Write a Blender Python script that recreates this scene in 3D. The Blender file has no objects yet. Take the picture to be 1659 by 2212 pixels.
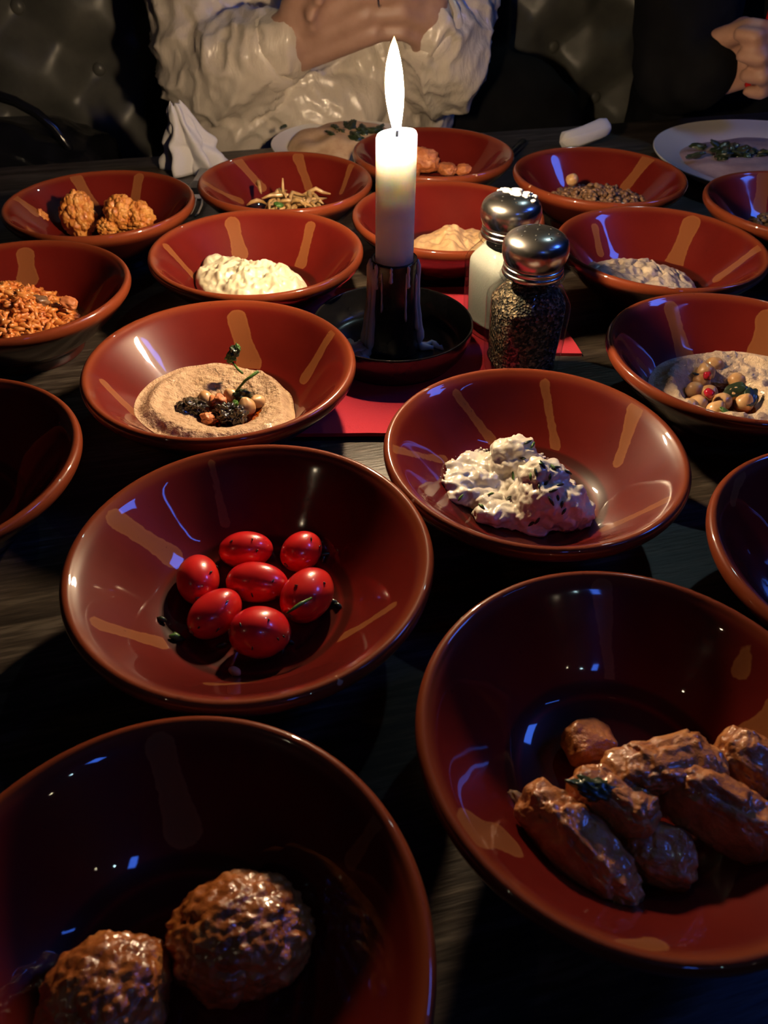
import bpy, bmesh, math, random
from mathutils import Vector, Matrix, Euler, noise
random.seed(7)
SC = bpy.context.scene
COL = SC.collection
PI = math.pi
V = Vector

# ---------------------------------------------------------------- camera, world, lights, exposure
TZ = 0.75                       # table top
RIM = TZ + 0.046                # rim height of every bowl
FPX = 1676.67
PITCH, ROLL = math.radians(41.5543), math.radians(0.68194)
CAM = V((0, 0, RIM + 0.22579))
_fw = V((0, math.cos(PITCH), -math.sin(PITCH)))
_up0 = V((0, math.sin(PITCH), math.cos(PITCH)))
_r0 = V((1, 0, 0))
_rt = _r0 * math.cos(ROLL) + _up0 * math.sin(ROLL)
_up = _up0 * math.cos(ROLL) - _r0 * math.sin(ROLL)
cd = bpy.data.cameras.new('camera')
cam = bpy.data.objects.new('camera', cd); COL.objects.link(cam)
cam.matrix_world = Matrix(((_rt.x, _up.x, -_fw.x, CAM.x), (_rt.y, _up.y, -_fw.y, CAM.y), (_rt.z, _up.z, -_fw.z, CAM.z), (0, 0, 0, 1)))
cd.sensor_fit = 'VERTICAL'; cd.sensor_height = 36; cd.sensor_width = 27
cd.lens = FPX * 36 / 2212
cd.clip_start = 0.01; cd.clip_end = 50
cd.dof.use_dof = True; cd.dof.focus_distance = 0.42; cd.dof.aperture_fstop = 18
SC.camera = cam
SC.view_settings.view_transform = 'Standard'; SC.view_settings.look = 'None'
SC.view_settings.gamma = 1; SC.view_settings.exposure = 0.0
SC.view_settings.use_curve_mapping = False
SC.cycles.sample_clamp_indirect = 4.0
SC.cycles.max_bounces = 7; SC.cycles.transmission_bounces = 7; SC.cycles.diffuse_bounces = 2; SC.cycles.glossy_bounces = 2
SC.cycles.use_adaptive_sampling = True; SC.cycles.adaptive_threshold = 0.05
SC.cycles.caustics_reflective = False; SC.cycles.caustics_refractive = False
w = bpy.data.worlds.new('world'); SC.world = w; w.use_nodes = True
w.node_tree.nodes['Background'].inputs[0].default_value = (0.5, 0.5, 0.6, 1)
w.node_tree.nodes['Background'].inputs[1].default_value = 0.002
FLAME = 1500.0                   # strength of the candle flame (the key light)
BLUE = 13.0                      # blue ceiling panel
SPOT = 150.0                     # small ceiling bulbs

def ray(u, v): return (_fw * FPX + _rt * (u - 829.5) + _up * (1106 - v)).normalized()
def at_z(u, v, z):              # point of a horizontal plane seen at a pixel
    d = ray(u, v); return CAM + d * ((z - CAM.z) / d.z)
def at_y(u, v, y):              # point of an upright plane seen at a pixel
    d = ray(u, v); return CAM + d * ((y - CAM.y) / d.y)

# ---------------------------------------------------------------- helpers
def tag(o, label=None, cat=None, group=None, kind=None):
    if label: o['label'] = label
    if cat: o['category'] = cat
    if group: o['group'] = group
    if kind: o['kind'] = kind
    return o
def empty(name, loc, label=None, cat=None, group=None, rz=0.0):
    o = bpy.data.objects.new(name, None); COL.objects.link(o)
    o.location = loc; o.rotation_euler = (0, 0, rz); o.empty_display_size = 0.02
    return tag(o, label, cat, group)
def obj(name, verts, faces, mat, parent=None, loc=(0, 0, 0), rot=(0, 0, 0), smooth=True, attrs=None, bevel=0, subsurf=0):
    me = bpy.data.meshes.new(name)
    me.from_pydata([tuple(p) for p in verts], [], faces)
    if smooth: me.polygons.foreach_set('use_smooth', [True] * len(me.polygons))
    for k, vals in (attrs or {}).items():
        me.attributes.new(k, 'FLOAT', 'POINT').data.foreach_set('value', vals)
    me.update()
    o = bpy.data.objects.new(name, me); COL.objects.link(o)
    if mat: me.materials.append(mat)
    o.location = loc; o.rotation_euler = rot
    if parent: o.parent = parent
    if bevel:
        m = o.modifiers.new('bevel', 'BEVEL'); m.width = bevel; m.segments = 3; m.limit_method = 'ANGLE'
    if subsurf:
        m = o.modifiers.new('sub', 'SUBSURF'); m.levels = m.render_levels = subsurf
    return o
def box(cx, cy, cz, sx, sy, sz):
    x, y, z = sx / 2, sy / 2, sz / 2
    vs = [(cx + a * x, cy + b * y, cz + c * z) for c in (-1, 1) for b in (-1, 1) for a in (-1, 1)]
    return vs, [(0, 2, 3, 1), (4, 5, 7, 6), (0, 1, 5, 4), (2, 6, 7, 3), (0, 4, 6, 2), (1, 3, 7, 5)]
def join(*parts):
    vs, fs = [], []
    for a, b in parts:
        k = len(vs); vs += list(a); fs += [tuple(i + k for i in f) for f in b]
    return vs, fs
def smooth_poly(pts, n=4):      # Catmull-Rom through (r, z) points
    out = []
    P = [pts[0]] + list(pts) + [pts[-1]]
    for i in range(1, len(P) - 2):
        a, b, c, d = P[i - 1], P[i], P[i + 1], P[i + 2]
        for k in range(n):
            t = k / n
            out.append(tuple(0.5 * (2 * b[j] + (c[j] - a[j]) * t + (2 * a[j] - 5 * b[j] + 4 * c[j] - d[j]) * t * t + (3 * b[j] - a[j] - 3 * c[j] + d[j]) * t ** 3) for j in (0, 1)))
    out.append(tuple(pts[-1]))
    return out
def lathe(prof, seg=64, wob=None):
    vs, fs, rings = [], [], []
    for (r, z) in prof:
        if r < 1e-5:
            rings.append([len(vs)]); vs.append((0, 0, z))
        else:
            rings.append(list(range(len(vs), len(vs) + seg)))
            for k in range(seg):
                a = 2 * PI * k / seg
                rr = r * (wob(a, z) if wob else 1)
                vs.append((rr * math.cos(a), rr * math.sin(a), z))
    for A, B in zip(rings, rings[1:]):
        for k in range(seg):
            k2 = (k + 1) % seg
            if len(A) == 1 and len(B) == 1: continue
            if len(A) == 1: fs.append((A[0], B[k2], B[k]))
            elif len(B) == 1: fs.append((A[k], A[k2], B[0]))
            else: fs.append((A[k], A[k2], B[k2], B[k]))
    return vs, fs
def tube(pts, rad, seg=8, cap=True):
    pts = [V(p) for p in pts]; n = len(pts)
    rads = rad if isinstance(rad, (list, tuple)) else [rad] * n
    vs, fs = [], []
    t0 = (pts[1] - pts[0]).normalized()
    nx = t0.orthogonal().normalized()
    for i in range(n):
        t = (pts[min(i + 1, n - 1)] - pts[max(i - 1, 0)]).normalized()
        nx = (nx - t * nx.dot(t)).normalized(); ny = t.cross(nx)
        for k in range(seg):
            a = 2 * PI * k / seg
            vs.append(pts[i] + (nx * math.cos(a) + ny * math.sin(a)) * rads[i])
    for i in range(n - 1):
        for k in range(seg):
            k2 = (k + 1) % seg
            fs.append((i * seg + k, i * seg + k2, (i + 1) * seg + k2, (i + 1) * seg + k))
    if cap:
        fs.append(tuple(range(seg - 1, -1, -1))); fs.append(tuple(range((n - 1) * seg, n * seg)))
    return vs, fs
def fbm(p, f, oc=3):
    return noise.fractal(V(p) * f, 1.0, 2.0, oc)
def sstep(a, b, x):
    t = min(1, max(0, (x - a) / (b - a))); return t * t * (3 - 2 * t)
_ico = {}
def ico(sub):
    if sub not in _ico:
        bm = bmesh.new(); bmesh.ops.create_icosphere(bm, subdivisions=sub, radius=1)
        bm.verts.ensure_lookup_table()
        _ico[sub] = ([v.co.copy() for v in bm.verts], [tuple(v.index for v in f.verts) for f in bm.faces]); bm.free()
    return _ico[sub]
def blob(radii, sub=5, disp=None, seed=0.0, sq=1.0):
    """unit sphere -> superellipsoid with displacement disp(unit point, seed) along the normal"""
    vs, fs = ico(sub); out = []
    for p in vs:
        q = p
        if sq != 1.0:
            q = V([math.copysign(abs(c) ** sq, c) for c in p])
        d = disp(p, seed) if disp else 0.0
        q = q * (1 + d)
        out.append(V((q.x * radii[0], q.y * radii[1], q.z * radii[2])))
    return out, fs

# ---------------------------------------------------------------- materials
class NT:
    def __init__(s, name):
        s.m = bpy.data.materials.new(name); s.m.use_nodes = True
        s.t = s.m.node_tree; s.n = s.t.nodes; s.b = s.n['Principled BSDF']
        s.co = s.n.new('ShaderNodeTexCoord')
    def link(s, a, b): s.t.links.new(a, b)
    def noise(s, scale, detail=4, rough=0.55, vec=None, dist=0):
        n = s.n.new('ShaderNodeTexNoise'); n.inputs['Scale'].default_value = scale
        n.inputs['Detail'].default_value = detail; n.inputs['Roughness'].default_value = rough; n.inputs['Distortion'].default_value = dist
        s.link(vec or s.co.outputs['Object'], n.inputs['Vector']); return n.outputs['Fac']
    def voro(s, scale, vec=None, out='Distance', rnd=1):
        n = s.n.new('ShaderNodeTexVoronoi'); n.inputs['Scale'].default_value = scale; n.inputs['Randomness'].default_value = rnd
        s.link(vec or s.co.outputs['Object'], n.inputs['Vector']); return n.outputs[out]
    def mapping(s, scale, rot=(0, 0, 0)):
        n = s.n.new('ShaderNodeMapping'); n.inputs['Scale'].default_value = scale; n.inputs['Rotation'].default_value = rot
        s.link(s.co.outputs['Object'], n.inputs['Vector']); return n.outputs[0]
    def ramp(s, fac, stops, interp='LINEAR'):
        n = s.n.new('ShaderNodeValToRGB'); s.link(fac, n.inputs[0]); e = n.color_ramp.elements; n.color_ramp.interpolation = interp
        while len(e) < len(stops): e.new(0.5)
        for el, (p, c) in zip(e, stops): el.position = p; el.color = (*c, 1) if len(c) == 3 else c
        return n.outputs[0]
    def mix(s, fac, a, b):
        n = s.n.new('ShaderNodeMix'); n.data_type = 'RGBA'
        for i, x in ((0, fac), (6, a), (7, b)):
            if isinstance(x, (int, float)): n.inputs[i].default_value = x
            elif isinstance(x, tuple): n.inputs[i].default_value = (*x, 1)
            else: s.link(x, n.inputs[i])
        return n.outputs[2]
    def math(s, op, a, b=None, c=None):
        n = s.n.new('ShaderNodeMath'); n.operation = op
        for i, x in enumerate((a, b, c)):
            if x is None: continue
            if isinstance(x, (int, float)): n.inputs[i].default_value = x
            else: s.link(x, n.inputs[i])
        return n.outputs[0]
    def mapr(s, x, a, b, c=0, d=1, smooth=False):
        n = s.n.new('ShaderNodeMapRange'); s.link(x, n.inputs[0])
        if smooth: n.interpolation_type = 'SMOOTHSTEP'
        for i, q in zip((1, 2, 3, 4), (a, b, c, d)): n.inputs[i].default_value = q
        return n.outputs[0]
    def attr(s, name):
        n = s.n.new('ShaderNodeAttribute'); n.attribute_name = name; return n.outputs['Fac']
    def bump(s, h, strength=0.3, dist=0.001):
        n = s.n.new('ShaderNodeBump'); n.inputs['Strength'].default_value = strength; n.inputs['Distance'].default_value = dist
        s.link(h, n.inputs['Height']); s.link(n.outputs[0], s.b.inputs['Normal'])
        return n.outputs[0]
    def set(s, **k):
        for a, x in k.items():
            a = {'color': 'Base Color', 'rough': 'Roughness', 'metal': 'Metallic', 'coat': 'Coat Weight', 'coatr': 'Coat Roughness', 'ior': 'IOR', 'trans': 'Transmission Weight',
                 'sss': 'Subsurface Weight', 'sssr': 'Subsurface Radius', 'ssss': 'Subsurface Scale', 'spec': 'Specular IOR Level', 'ecol': 'Emission Color', 'estr': 'Emission Strength', 'sheen': 'Sheen Weight', 'alpha': 'Alpha'}[a]
            i = s.b.inputs[a]
            if isinstance(x, tuple): i.default_value = (*x, 1) if len(i.default_value) == 4 else x
            elif isinstance(x, (int, float)): i.default_value = x
            else: s.link(x, i)
        return s
def plain(name, color, rough=0.5, **k):
    t = NT(name); t.set(color=color, rough=rough, **k); return t.m
def mottled(name, c1, c2, scale, rough=0.4, bump=0.0, bscale=None, bdist=0.001, lo=0.35, hi=0.65, **k):
    t = NT(name); f = t.noise(scale, 5)
    t.set(color=t.ramp(f, [(lo, c1), (hi, c2)]), rough=rough, **k)
    if bump: t.bump(t.noise(bscale or scale * 2, 4), bump, bdist)
    return t.m

def make_glaze():
    t = NT('glazed red brown earthenware')
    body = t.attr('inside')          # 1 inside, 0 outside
    lip = t.attr('lip')
    stroke = t.attr('stroke')        # signed distance in mm, negative inside a stroke
    n1 = t.noise(28, 3); n2 = t.noise(300, 3)
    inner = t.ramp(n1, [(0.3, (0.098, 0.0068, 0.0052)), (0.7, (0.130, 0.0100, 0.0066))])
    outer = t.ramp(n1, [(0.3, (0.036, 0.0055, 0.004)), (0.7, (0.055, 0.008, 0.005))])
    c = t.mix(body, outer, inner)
    c = t.mix(t.math('MULTIPLY', lip, 0.85), c, (0.21, 0.043, 0.014))
    wob = t.math('ADD', stroke, t.mapr(t.noise(220, 2), 0.3, 0.7, -0.35, 0.35))
    sm = t.mapr(wob, -0.25, 0.25, 1, 0)
    edge = t.mapr(wob, -1.6, 0.0, 0, 1)
    sc = t.mix(t.math('MULTIPLY', edge, 0.45), (0.23, 0.078, 0.026), (0.30, 0.11, 0.034))
    c = t.mix(t.math('MULTIPLY', sm, 0.85), c, sc)
    spk = t.mapr(n2, 0.70, 0.76, 0, 0.5)
    c = t.mix(spk, c, (0.05, 0.006, 0.004))
    chip = t.attr('chip')
    c = t.mix(t.mapr(chip, 0.45, 0.55, 0, 1), c, (0.62, 0.40, 0.26))
    smear = t.mapr(t.math('MULTIPLY', t.noise(55, 4, 0.7), t.mapr(t.noise(14, 2), 0.40, 0.62, 0, 1)), 0.30, 0.60, 0, 1)
    t.set(color=c, rough=0.35, coat=1.0, coatr=t.mapr(smear, 0, 1, 0.03, 0.11), ior=1.5, spec=0.12)
    t.bump(t.math('ADD', t.noise(40, 2), t.math('MULTIPLY', sm, 0.25)), 0.06, 0.002)
    # the coat keeps the geometric smoothness
    return t.m
M = {}
M['glaze'] = make_glaze()
def table_mat():
    t = NT('dark wood grain table')
    v = t.mapping((6, 130, 40), (0, 0, 0.12))
    g = t.noise(1.0, 5, 0.6, v, 0.4)
    v2 = t.mapping((60, 520, 40), (0, 0, 0.12)); g2 = t.noise(1.0, 2, 0.5, v2)
    c = t.ramp(t.math('ADD', t.math('MULTIPLY', g, 0.6), t.math('MULTIPLY', g2, 0.4)), [(0.38, (0.014, 0.010, 0.007)), (0.52, (0.046, 0.034, 0.025)), (0.62, (0.10, 0.080, 0.060))])
    t.set(color=c, rough=0.42); t.bump(g2, 0.25, 0.001); return t.m
M['table'] = table_mat()
def napkin_mat(name, c):
    t = NT(name); t.set(color=c, rough=0.9, sheen=0.2)
    t.bump(t.noise(900, 2), 0.25, 0.0006); return t.m
M['red_paper'] = napkin_mat('red paper napkin', (0.62, 0.022, 0.045))
M['white_paper'] = napkin_mat('white cloth napkin', (0.62, 0.60, 0.62))
def wax_mat():
    t = NT('ivory candle wax')
    t.set(color=(0.90, 0.84, 0.74), rough=0.38, sss=1.0, sssr=(1.0, 0.75, 0.50), ssss=0.08)
    return t.m
M['wax'] = wax_mat()
M['wax_drip'] = plain('dripped wax', (0.72, 0.66, 0.58), 0.4)
M['black_iron'] = mottled('black enamelled metal', (0.012, 0.012, 0.012), (0.020, 0.019, 0.019), 60, 0.22, 0.08, 90)
M['wick'] = plain('charred wick', (0.01, 0.008, 0.006), 0.9)
def flame_mat():
    t = NT('candle flame')
    s = t.n.new('ShaderNodeSeparateXYZ'); t.link(t.co.outputs['Object'], s.inputs[0])
    z = t.math('DIVIDE', s.outputs[2], 0.042)
    c = t.ramp(z, [(0.0, (0.25, 0.42, 1.0)), (0.10, (0.8, 0.75, 0.75)), (0.2, (1.0, 0.74, 0.46)), (0.8, (1.0, 0.72, 0.42)), (1.0, (1.0, 0.45, 0.10))])
    st = t.ramp(z, [(0.0, (0.01,) * 3), (0.09, (0.10,) * 3), (0.25, (1,) * 3), (0.85, (1,) * 3), (0.97, (0.35,) * 3), (1.0, (0.02,) * 3)])
    t.set(color=(0, 0, 0), spec=0.0, ecol=c, estr=t.math('MULTIPLY', st, FLAME)); return t.m
M['flame'] = flame_mat()
M['chrome'] = plain('brushed steel cap', (0.66, 0.63, 0.59), 0.24, metal=1.0)
M['steel'] = plain('cutlery steel', (0.55, 0.55, 0.56), 0.22, metal=1.0)
M['hole'] = plain('dark hole', (0.01, 0.01, 0.01), 0.8)
def clear(name, tint, rough, ior):      # thin clear glass: tinted see-through plus Fresnel reflection
    t = NT(name); t.n.remove(t.b)
    a = t.n.new('ShaderNodeBsdfTransparent'); a.inputs[0].default_value = (*tint, 1)
    g = t.n.new('ShaderNodeBsdfGlossy'); g.inputs['Roughness'].default_value = rough
    lw = t.n.new('ShaderNodeLayerWeight'); f0 = ((ior - 1) / (ior + 1)) ** 2      # Schlick, the same for both faces of the wall
    fr = t.math('ADD', t.math('MULTIPLY', t.math('POWER', lw.outputs['Facing'], 5), 1 - f0), f0); lw.inputs[0].default_value = .5
    m = t.n.new('ShaderNodeMixShader'); t.link(fr, m.inputs[0]); t.link(a.outputs[0], m.inputs[1]); t.link(g.outputs[0], m.inputs[2])
    t.link(m.outputs[0], t.n['Material Output'].inputs[0]); return t.m
M['glass'] = clear('clear glass', (0.93, 0.96, 0.95), 0.02, 1.45)
def salt_mat():
    t = NT('fine salt'); t.set(color=(0.80, 0.76, 0.70), rough=0.8); t.bump(t.noise(900, 3), 0.5, 0.001); return t.m
M['salt'] = salt_mat()
def pepper_mat():
    t = NT('ground pepper'); f = t.voro(650, out='Color')
    s = t.n.new('ShaderNodeSeparateColor'); t.link(f, s.inputs[0])
    c = t.ramp(s.outputs[0], [(0.0, (0.012, 0.009, 0.007)), (0.45, (0.07, 0.045, 0.03)), (0.7, (0.26, 0.17, 0.10)), (1.0, (0.55, 0.40, 0.26))])
    t.set(color=c, rough=0.7); t.bump(t.voro(650), 0.9, 0.002); return t.m
M['pepper'] = pepper_mat()
M['ceramic'] = plain('white glazed ceramic', (0.72, 0.68, 0.62), 0.25, coat=0.5, coatr=0.05)
def emis(name, c, s):
    t = NT(name); t.set(color=(0, 0, 0), ecol=c, estr=s); return t.m
M['blue_light'] = emis('blue light diffuser', (0.055, 0.18, 1.0), BLUE)
M['warm_bulb'] = emis('warm bulb', (1.0, 0.78, 0.5), SPOT)
M['cool_bulb'] = emis('cool bulb', (0.62, 0.92, 1.0), SPOT)
M['bench_bulb'] = emis('bright cool bulb', (0.62, 0.92, 1.0), SPOT * 1.6)
M['dark_paint'] = mottled('dark painted plaster', (0.020, 0.019, 0.018), (0.028, 0.026, 0.024), 6, 0.8)
M['floor'] = mottled('dark floor boards', (0.020, 0.014, 0.010), (0.045, 0.032, 0.022), 5, 0.5)
M['black_metal'] = plain('matt black metal', (0.012, 0.012, 0.012), 0.5)

# ---------------------------------------------------------------- the room
def struct(name, vf, mat, **k):
    o = obj(name, *vf, mat, smooth=False, **k); o['kind'] = 'structure'; return o
struct('floor', box(0, 0, -0.03, 5.4, 5.6, 0.06), M['floor'])
struct('ceiling', box(0, 0, 2.46, 5.4, 5.6, 0.06), M['dark_paint'])
struct('wall_back', box(0, 2.43, 1.215, 5.4, 0.06, 2.43), M['dark_paint'])
struct('wall_front', box(0, -2.77, 1.215, 5.4, 0.06, 2.43), M['dark_paint'])
struct('wall_left', box(-2.67, -0.17, 1.215, 0.06, 5.14, 2.43), M['dark_paint'])
struct('wall_right', box(2.67, -0.17, 1.215, 0.06, 5.14, 2.43), M['dark_paint'])

def ceiling_panel(x, y, sx, sy, rz, label, mat='blue_light'):
    e = empty('ceiling_light', (x, y, 2.43), label, 'light', 'blue ceiling lights', rz)
    fr = join(box(0, -sy / 2 - .01, -.02, sx + .04, .02, .04), box(0, sy / 2 + .01, -.02, sx + .04, .02, .04), box(-sx / 2 - .01, 0, -.02, .02, sy, .04), box(sx / 2 + .01, 0, -.02, .02, sy, .04))
    obj('light_frame', *fr, M['black_metal'], e, smooth=False)
    obj('diffuser', *box(0, 0, -.022, sx, sy, .01), M[mat], e, smooth=False)
    return e
ceiling_panel(1.80, 0.62, 0.55, 0.42, 0, 'square blue light panel on the ceiling over the right side of the table')
ceiling_panel(1.52, -0.25, 0.50, 0.035, 0.0, 'long thin blue light strip on the ceiling')
ceiling_panel(0.76, -1.60, 0.16, 0.30, 0, 'small blue light panel on the ceiling behind the viewer')
def bulb(x, y, mat, label, r=0.022):
    e = empty('spot_lamp', (x, y, 2.43), label, 'lamp', 'small ceiling spot lamps')
    obj('housing', *lathe([(0, 0), (r + .012, 0), (r + .012, -.05), (r + .004, -.05), (r + .004, -.02), (0, -.02)], 24), M['black_metal'], e)
    obj('bulb', *lathe([(0, -.042), (r * .6, -.040), (r, -.032), (r, -.024), (0, -.022)], 24), M[mat], e)
bulb(1.15, -1.55, 'cool_bulb', 'cool white spot lamp on the ceiling beside the small blue panel')
bulb(1.70, -1.64, 'warm_bulb', 'warm spot lamp on the ceiling at the right rear')
bulb(-1.3, -0.9, 'warm_bulb', 'warm spot lamp on the ceiling at the left rear')
bulb(0.75, 1.55, 'bench_bulb', 'cool white spot lamp on the ceiling above the bench', .03)

# ---------------------------------------------------------------- the table
TROT = 0.27
def tab(x, y): # table frame: x along the far edge, y towards it
    c, s = math.cos(TROT), math.sin(TROT)
    ox, oy = -0.125, 0.922
    return (ox + x * c - y * s, oy + x * s + y * c)
tc = tab(0.1, -0.52)
tb = empty('dining_table', (tc[0], tc[1], 0), 'dark brown wood-grain dining table under all the bowls', 'table', rz=TROT)
obj('table_top', *box(0, 0, TZ - 0.02, 1.9, 1.04, 0.04), M['table'], tb, smooth=False, bevel=0.004)
for sx in (-1, 1):
    for sy in (-1, 1):
        obj('leg', *box(sx * .85, sy * .42, (TZ - .04) / 2, .06, .06, TZ - .04), M['black_metal'], tb, smooth=False)

# ---------------------------------------------------------------- the bowls
INNER = [(0, -.0370), (.014, -.0369), (.026, -.0361), (.036, -.0333), (.0435, -.0282), (.0505, -.0215), (.0590, -.0125), (.0667, -.0042), (.0700, -.0014)]
LIP = [(.0714, -.0003), (.0728, 0), (.0742, -.0008), (.0750, -.0028), (.0746, -.0055)]
OUTER = [(.0725, -.0085), (.066, -.0155), (.054, -.0270), (.044, -.0345), (.0385, -.0385), (.0368, -.0400), (.0360, -.0452), (.0350, -.0460), (.0320, -.0460), (.0310, -.0430), (.02, -.0415), (0, -.0410)]
def zi(r):
    for (a, b), (c, d) in zip(INNER, INNER[1:]):
        if r <= c: return b + (d - b) * (r - a) / (c - a)
    return INNER[-1][1] + (r - INNER[-1][0]) * 1.2
BOWLS = {   # centre x, y on the table, size
    'cauli': (-0.2292, 0.6238, .993), 'onion': (-0.0872, 0.6804, .985), 'shrimp': (0.0419, 0.7616, 1.0), 'lentil': (0.1846, 0.7047, 1.0),
    'fr': (0.3347, 0.6415, 1.0), 'hbehind': (0.0472, 0.6061, .997), 'white': (-0.0927, 0.5351, 1.012), 'baba': (0.1988, 0.5520, 1.005),
    'carrot': (-0.2436, 0.4720, 1.0), 'hummus': (-0.0928, 0.3807, 1.015), 'chick': (0.2042, 0.3999, 1.0), 'lempty': (-0.2210, 0.2874, 1.0),
    'tz': (0.0731, 0.3046, .985), 'tom': (-0.0550, 0.2288, 1.015), 'rdark': (0.2140, 0.2335, 1.0), 'meat': (0.0858, 0.1474, .99), 'mb': (-0.0595, 0.0761, 1.0)}
def bowl_at(n): x, y, s = BOWLS[n]; return V((x, y, RIM))
def hit(n, u, v):               # where a line of sight meets the inside of a bowl
    x, y, s = BOWLS[n]; d = ray(u, v); c = V((x, y, RIM))
    t = (RIM - CAM.z) / d.z
    for _ in range(900):
        P = CAM + d * t - c
        if P.z < zi(math.hypot(P.x, P.y) / s) * 1.0: break
        t += 0.0002
    return P
def px(n, k): return k * (bowl_at(n) - CAM).length / FPX      # pixels -> metres at a bowl
STROKES = {   # painted glaze strokes: from, to, widths at both ends (pixels of the photograph)
    'cauli': [((166, 386), (203, 452), 26, 30), ((22, 424), (75, 458), 22, 22), ((300, 385), (290, 440), 22, 26)],
    'onion': [((514, 348), (566, 405), 22, 20), ((644, 340), (666, 404), 24, 18), ((758, 360), (738, 415), 18, 14), ((440, 394), (520, 434), 14, 16)],
    'lentil': [((1400, 343), (1352, 402), 30, 24)],
    'fr': [((1652, 388), (1640, 450), 34, 30)],
    'white': [((502, 484), (518, 545), 34, 38), ((670, 490), (650, 570), 26, 30), ((360, 534), (428, 606), 20, 20), ((770, 545), (690, 612), 14, 22)],
    'baba': [((1492, 484), (1455, 570), 38, 40), ((1638, 537), (1552, 600), 24, 26), ((1285, 492), (1296, 545), 20, 22)],
    'carrot': [((55, 552), (60, 600), 36, 44)],
    'hummus': [((512, 690), (538, 785), 46, 62), ((716, 722), (660, 815), 24, 36), ((224, 828), (300, 900), 22, 34)],
    'chick': [((1450, 668), (1482, 775), 36, 44), ((1656, 690), (1640, 760), 44, 50), ((1380, 780), (1450, 830), 20, 24)],
    'tz': [((985, 850), (1062, 950), 22, 26), ((1176, 828), (1200, 965), 24, 24), ((1372, 885), (1335, 1000), 40, 26), ((850, 970), (960, 992), 24, 22), ((1440, 1080), (1310, 1140), 26, 34)],
    'tom': [((456, 1000), (486, 1130), 18, 24), ((252, 1122), (372, 1202), 52, 56), ((212, 1348), (345, 1388), 40, 46), ((450, 1478), (560, 1466), 24, 24), ((850, 1308), (725, 1380), 24, 36)],
    'meat': [((1300, 1270), (1322, 1505), 50, 26), ((1030, 1792), (1090, 1815), 92, 86), ((1345, 2040), (1415, 2038), 30, 44), ((1690, 1540), (1640, 1600), 80, 110), ((1640, 1330), (1600, 1450), 40, 40)],
    'mb': [((345, 1612), (395, 1790), 66, 90), ((830, 1760), (760, 1860), 40, 40)],
    'rdark': [((1600, 1025), (1582, 1085), 26, 22)],
}
SEG = 168
PROF = smooth_poly(INNER, 5)[:-1] + smooth_poly([INNER[-1]] + LIP + OUTER, 3)
NIN = len(smooth_poly(INNER, 5)) - 1
def make_bowl(n, label):
    x, y, s = BOWLS[n]
    vs, fs = lathe(PROF, SEG)
    # the inside is listed first from the centre out, so flip faces for outward normals
    fs = [tuple(reversed(f)) for f in fs]
    wob = random.uniform(0, 50)
    st = []
    for (a, b, wa, wb) in STROKES.get(n, []):
        A, B = hit(n, *a), hit(n, *b)
        st.append((A, B, px(n, wa) / 2, px(n, wb) / 2))
    stroke, inside, lip, chip = [], [], [], []
    out = []
    chips = [(random.uniform(0, 2 * PI), random.uniform(.0006, .0016)) for _ in range(2)]
    for (vx, vy, vz) in vs:
        r = math.hypot(vx, vy); a = math.atan2(vy, vx)
        k = 1 + 0.006 * noise.noise(V((math.cos(a), math.sin(a), wob))) * (r / .075)
        p = V((vx * k * s, vy * k * s, vz))
        isin = vz > zi(r) - 2e-4 if r < .0715 else False
        d = 9.0
        if isin:
            for A, B, wa, wb in st:
                ab = B - A; t = max(0, min(1, (p - A).dot(ab) / ab.dot(ab)))
                wd = wa + (wb - wa) * t - 0.22 * min(wa, wb) * math.sin(PI * t)
                d = min(d, ((p - A - ab * t).length - wd) * 1000)
        stroke.append(d)
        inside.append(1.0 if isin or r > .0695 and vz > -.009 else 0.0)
        lip.append(sstep(.0672, .0718, r) * (1 - sstep(.006, .0105, -vz)))
        c = 0.0
        if r > .071 and vz > -.006:
            for ca, cw in chips:
                da = abs((a - ca + PI) % (2 * PI) - PI) * .075
                if da < cw * 2: c = max(c, 1 - da / (cw * 2) - abs(vz + .0010) * 420)
        chip.append(max(0, c))
        out.append((p.x, p.y, p.z + 0.046))
    o = obj('serving_bowl', out, fs, M['glaze'], None, (x, y, TZ), attrs={'stroke': stroke, 'inside': inside, 'lip': lip, 'chip': chip})
    tag(o, label, 'bowl', 'red-brown earthenware serving bowls')
    return o
BL = {
    'cauli': 'red-brown glazed bowl holding spiced cauliflower, far left of table',
    'onion': 'red-brown glazed bowl holding fried onions, chipped rim, left of the candle flame',
    'shrimp': 'red-brown glazed bowl behind the candle holding orange pieces',
    'lentil': 'red-brown glazed bowl of brown crumbly stew, beside the white plate',
    'fr': 'dark glazed bowl cut off by right edge, below the white plate',
    'hbehind': 'red-brown bowl of tan dip right behind the candle and salt shaker',
    'white': 'bright red-brown bowl holding pale creamy salad, left of the candle',
    'baba': 'red-brown bowl of greyish wrinkled dip, right of the salt and pepper',
    'carrot': 'red-brown bowl heaped with orange rice at the left edge',
    'hummus': 'red-brown bowl of hummus with a green sprig, left of candle dish',
    'chick': 'red-brown bowl of hummus with chickpeas at the right edge',
    'lempty': 'dark empty-looking glazed bowl cut off by left edge, beside tomato bowl',
    'tz': 'dull red-brown bowl holding white herbed yoghurt, in front of the pepper shaker',
    'tom': 'red-brown bowl holding seven small red tomatoes',
    'rdark': 'dark glazed bowl cut off by right edge, between the chickpea and meat bowls',
    'meat': 'large-looking dark red bowl of saucy meat, lower right',
    'mb': 'dark red-brown bowl holding two meatballs, lower left corner'}
for n in BOWLS: make_bowl(n, BL[n])

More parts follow.
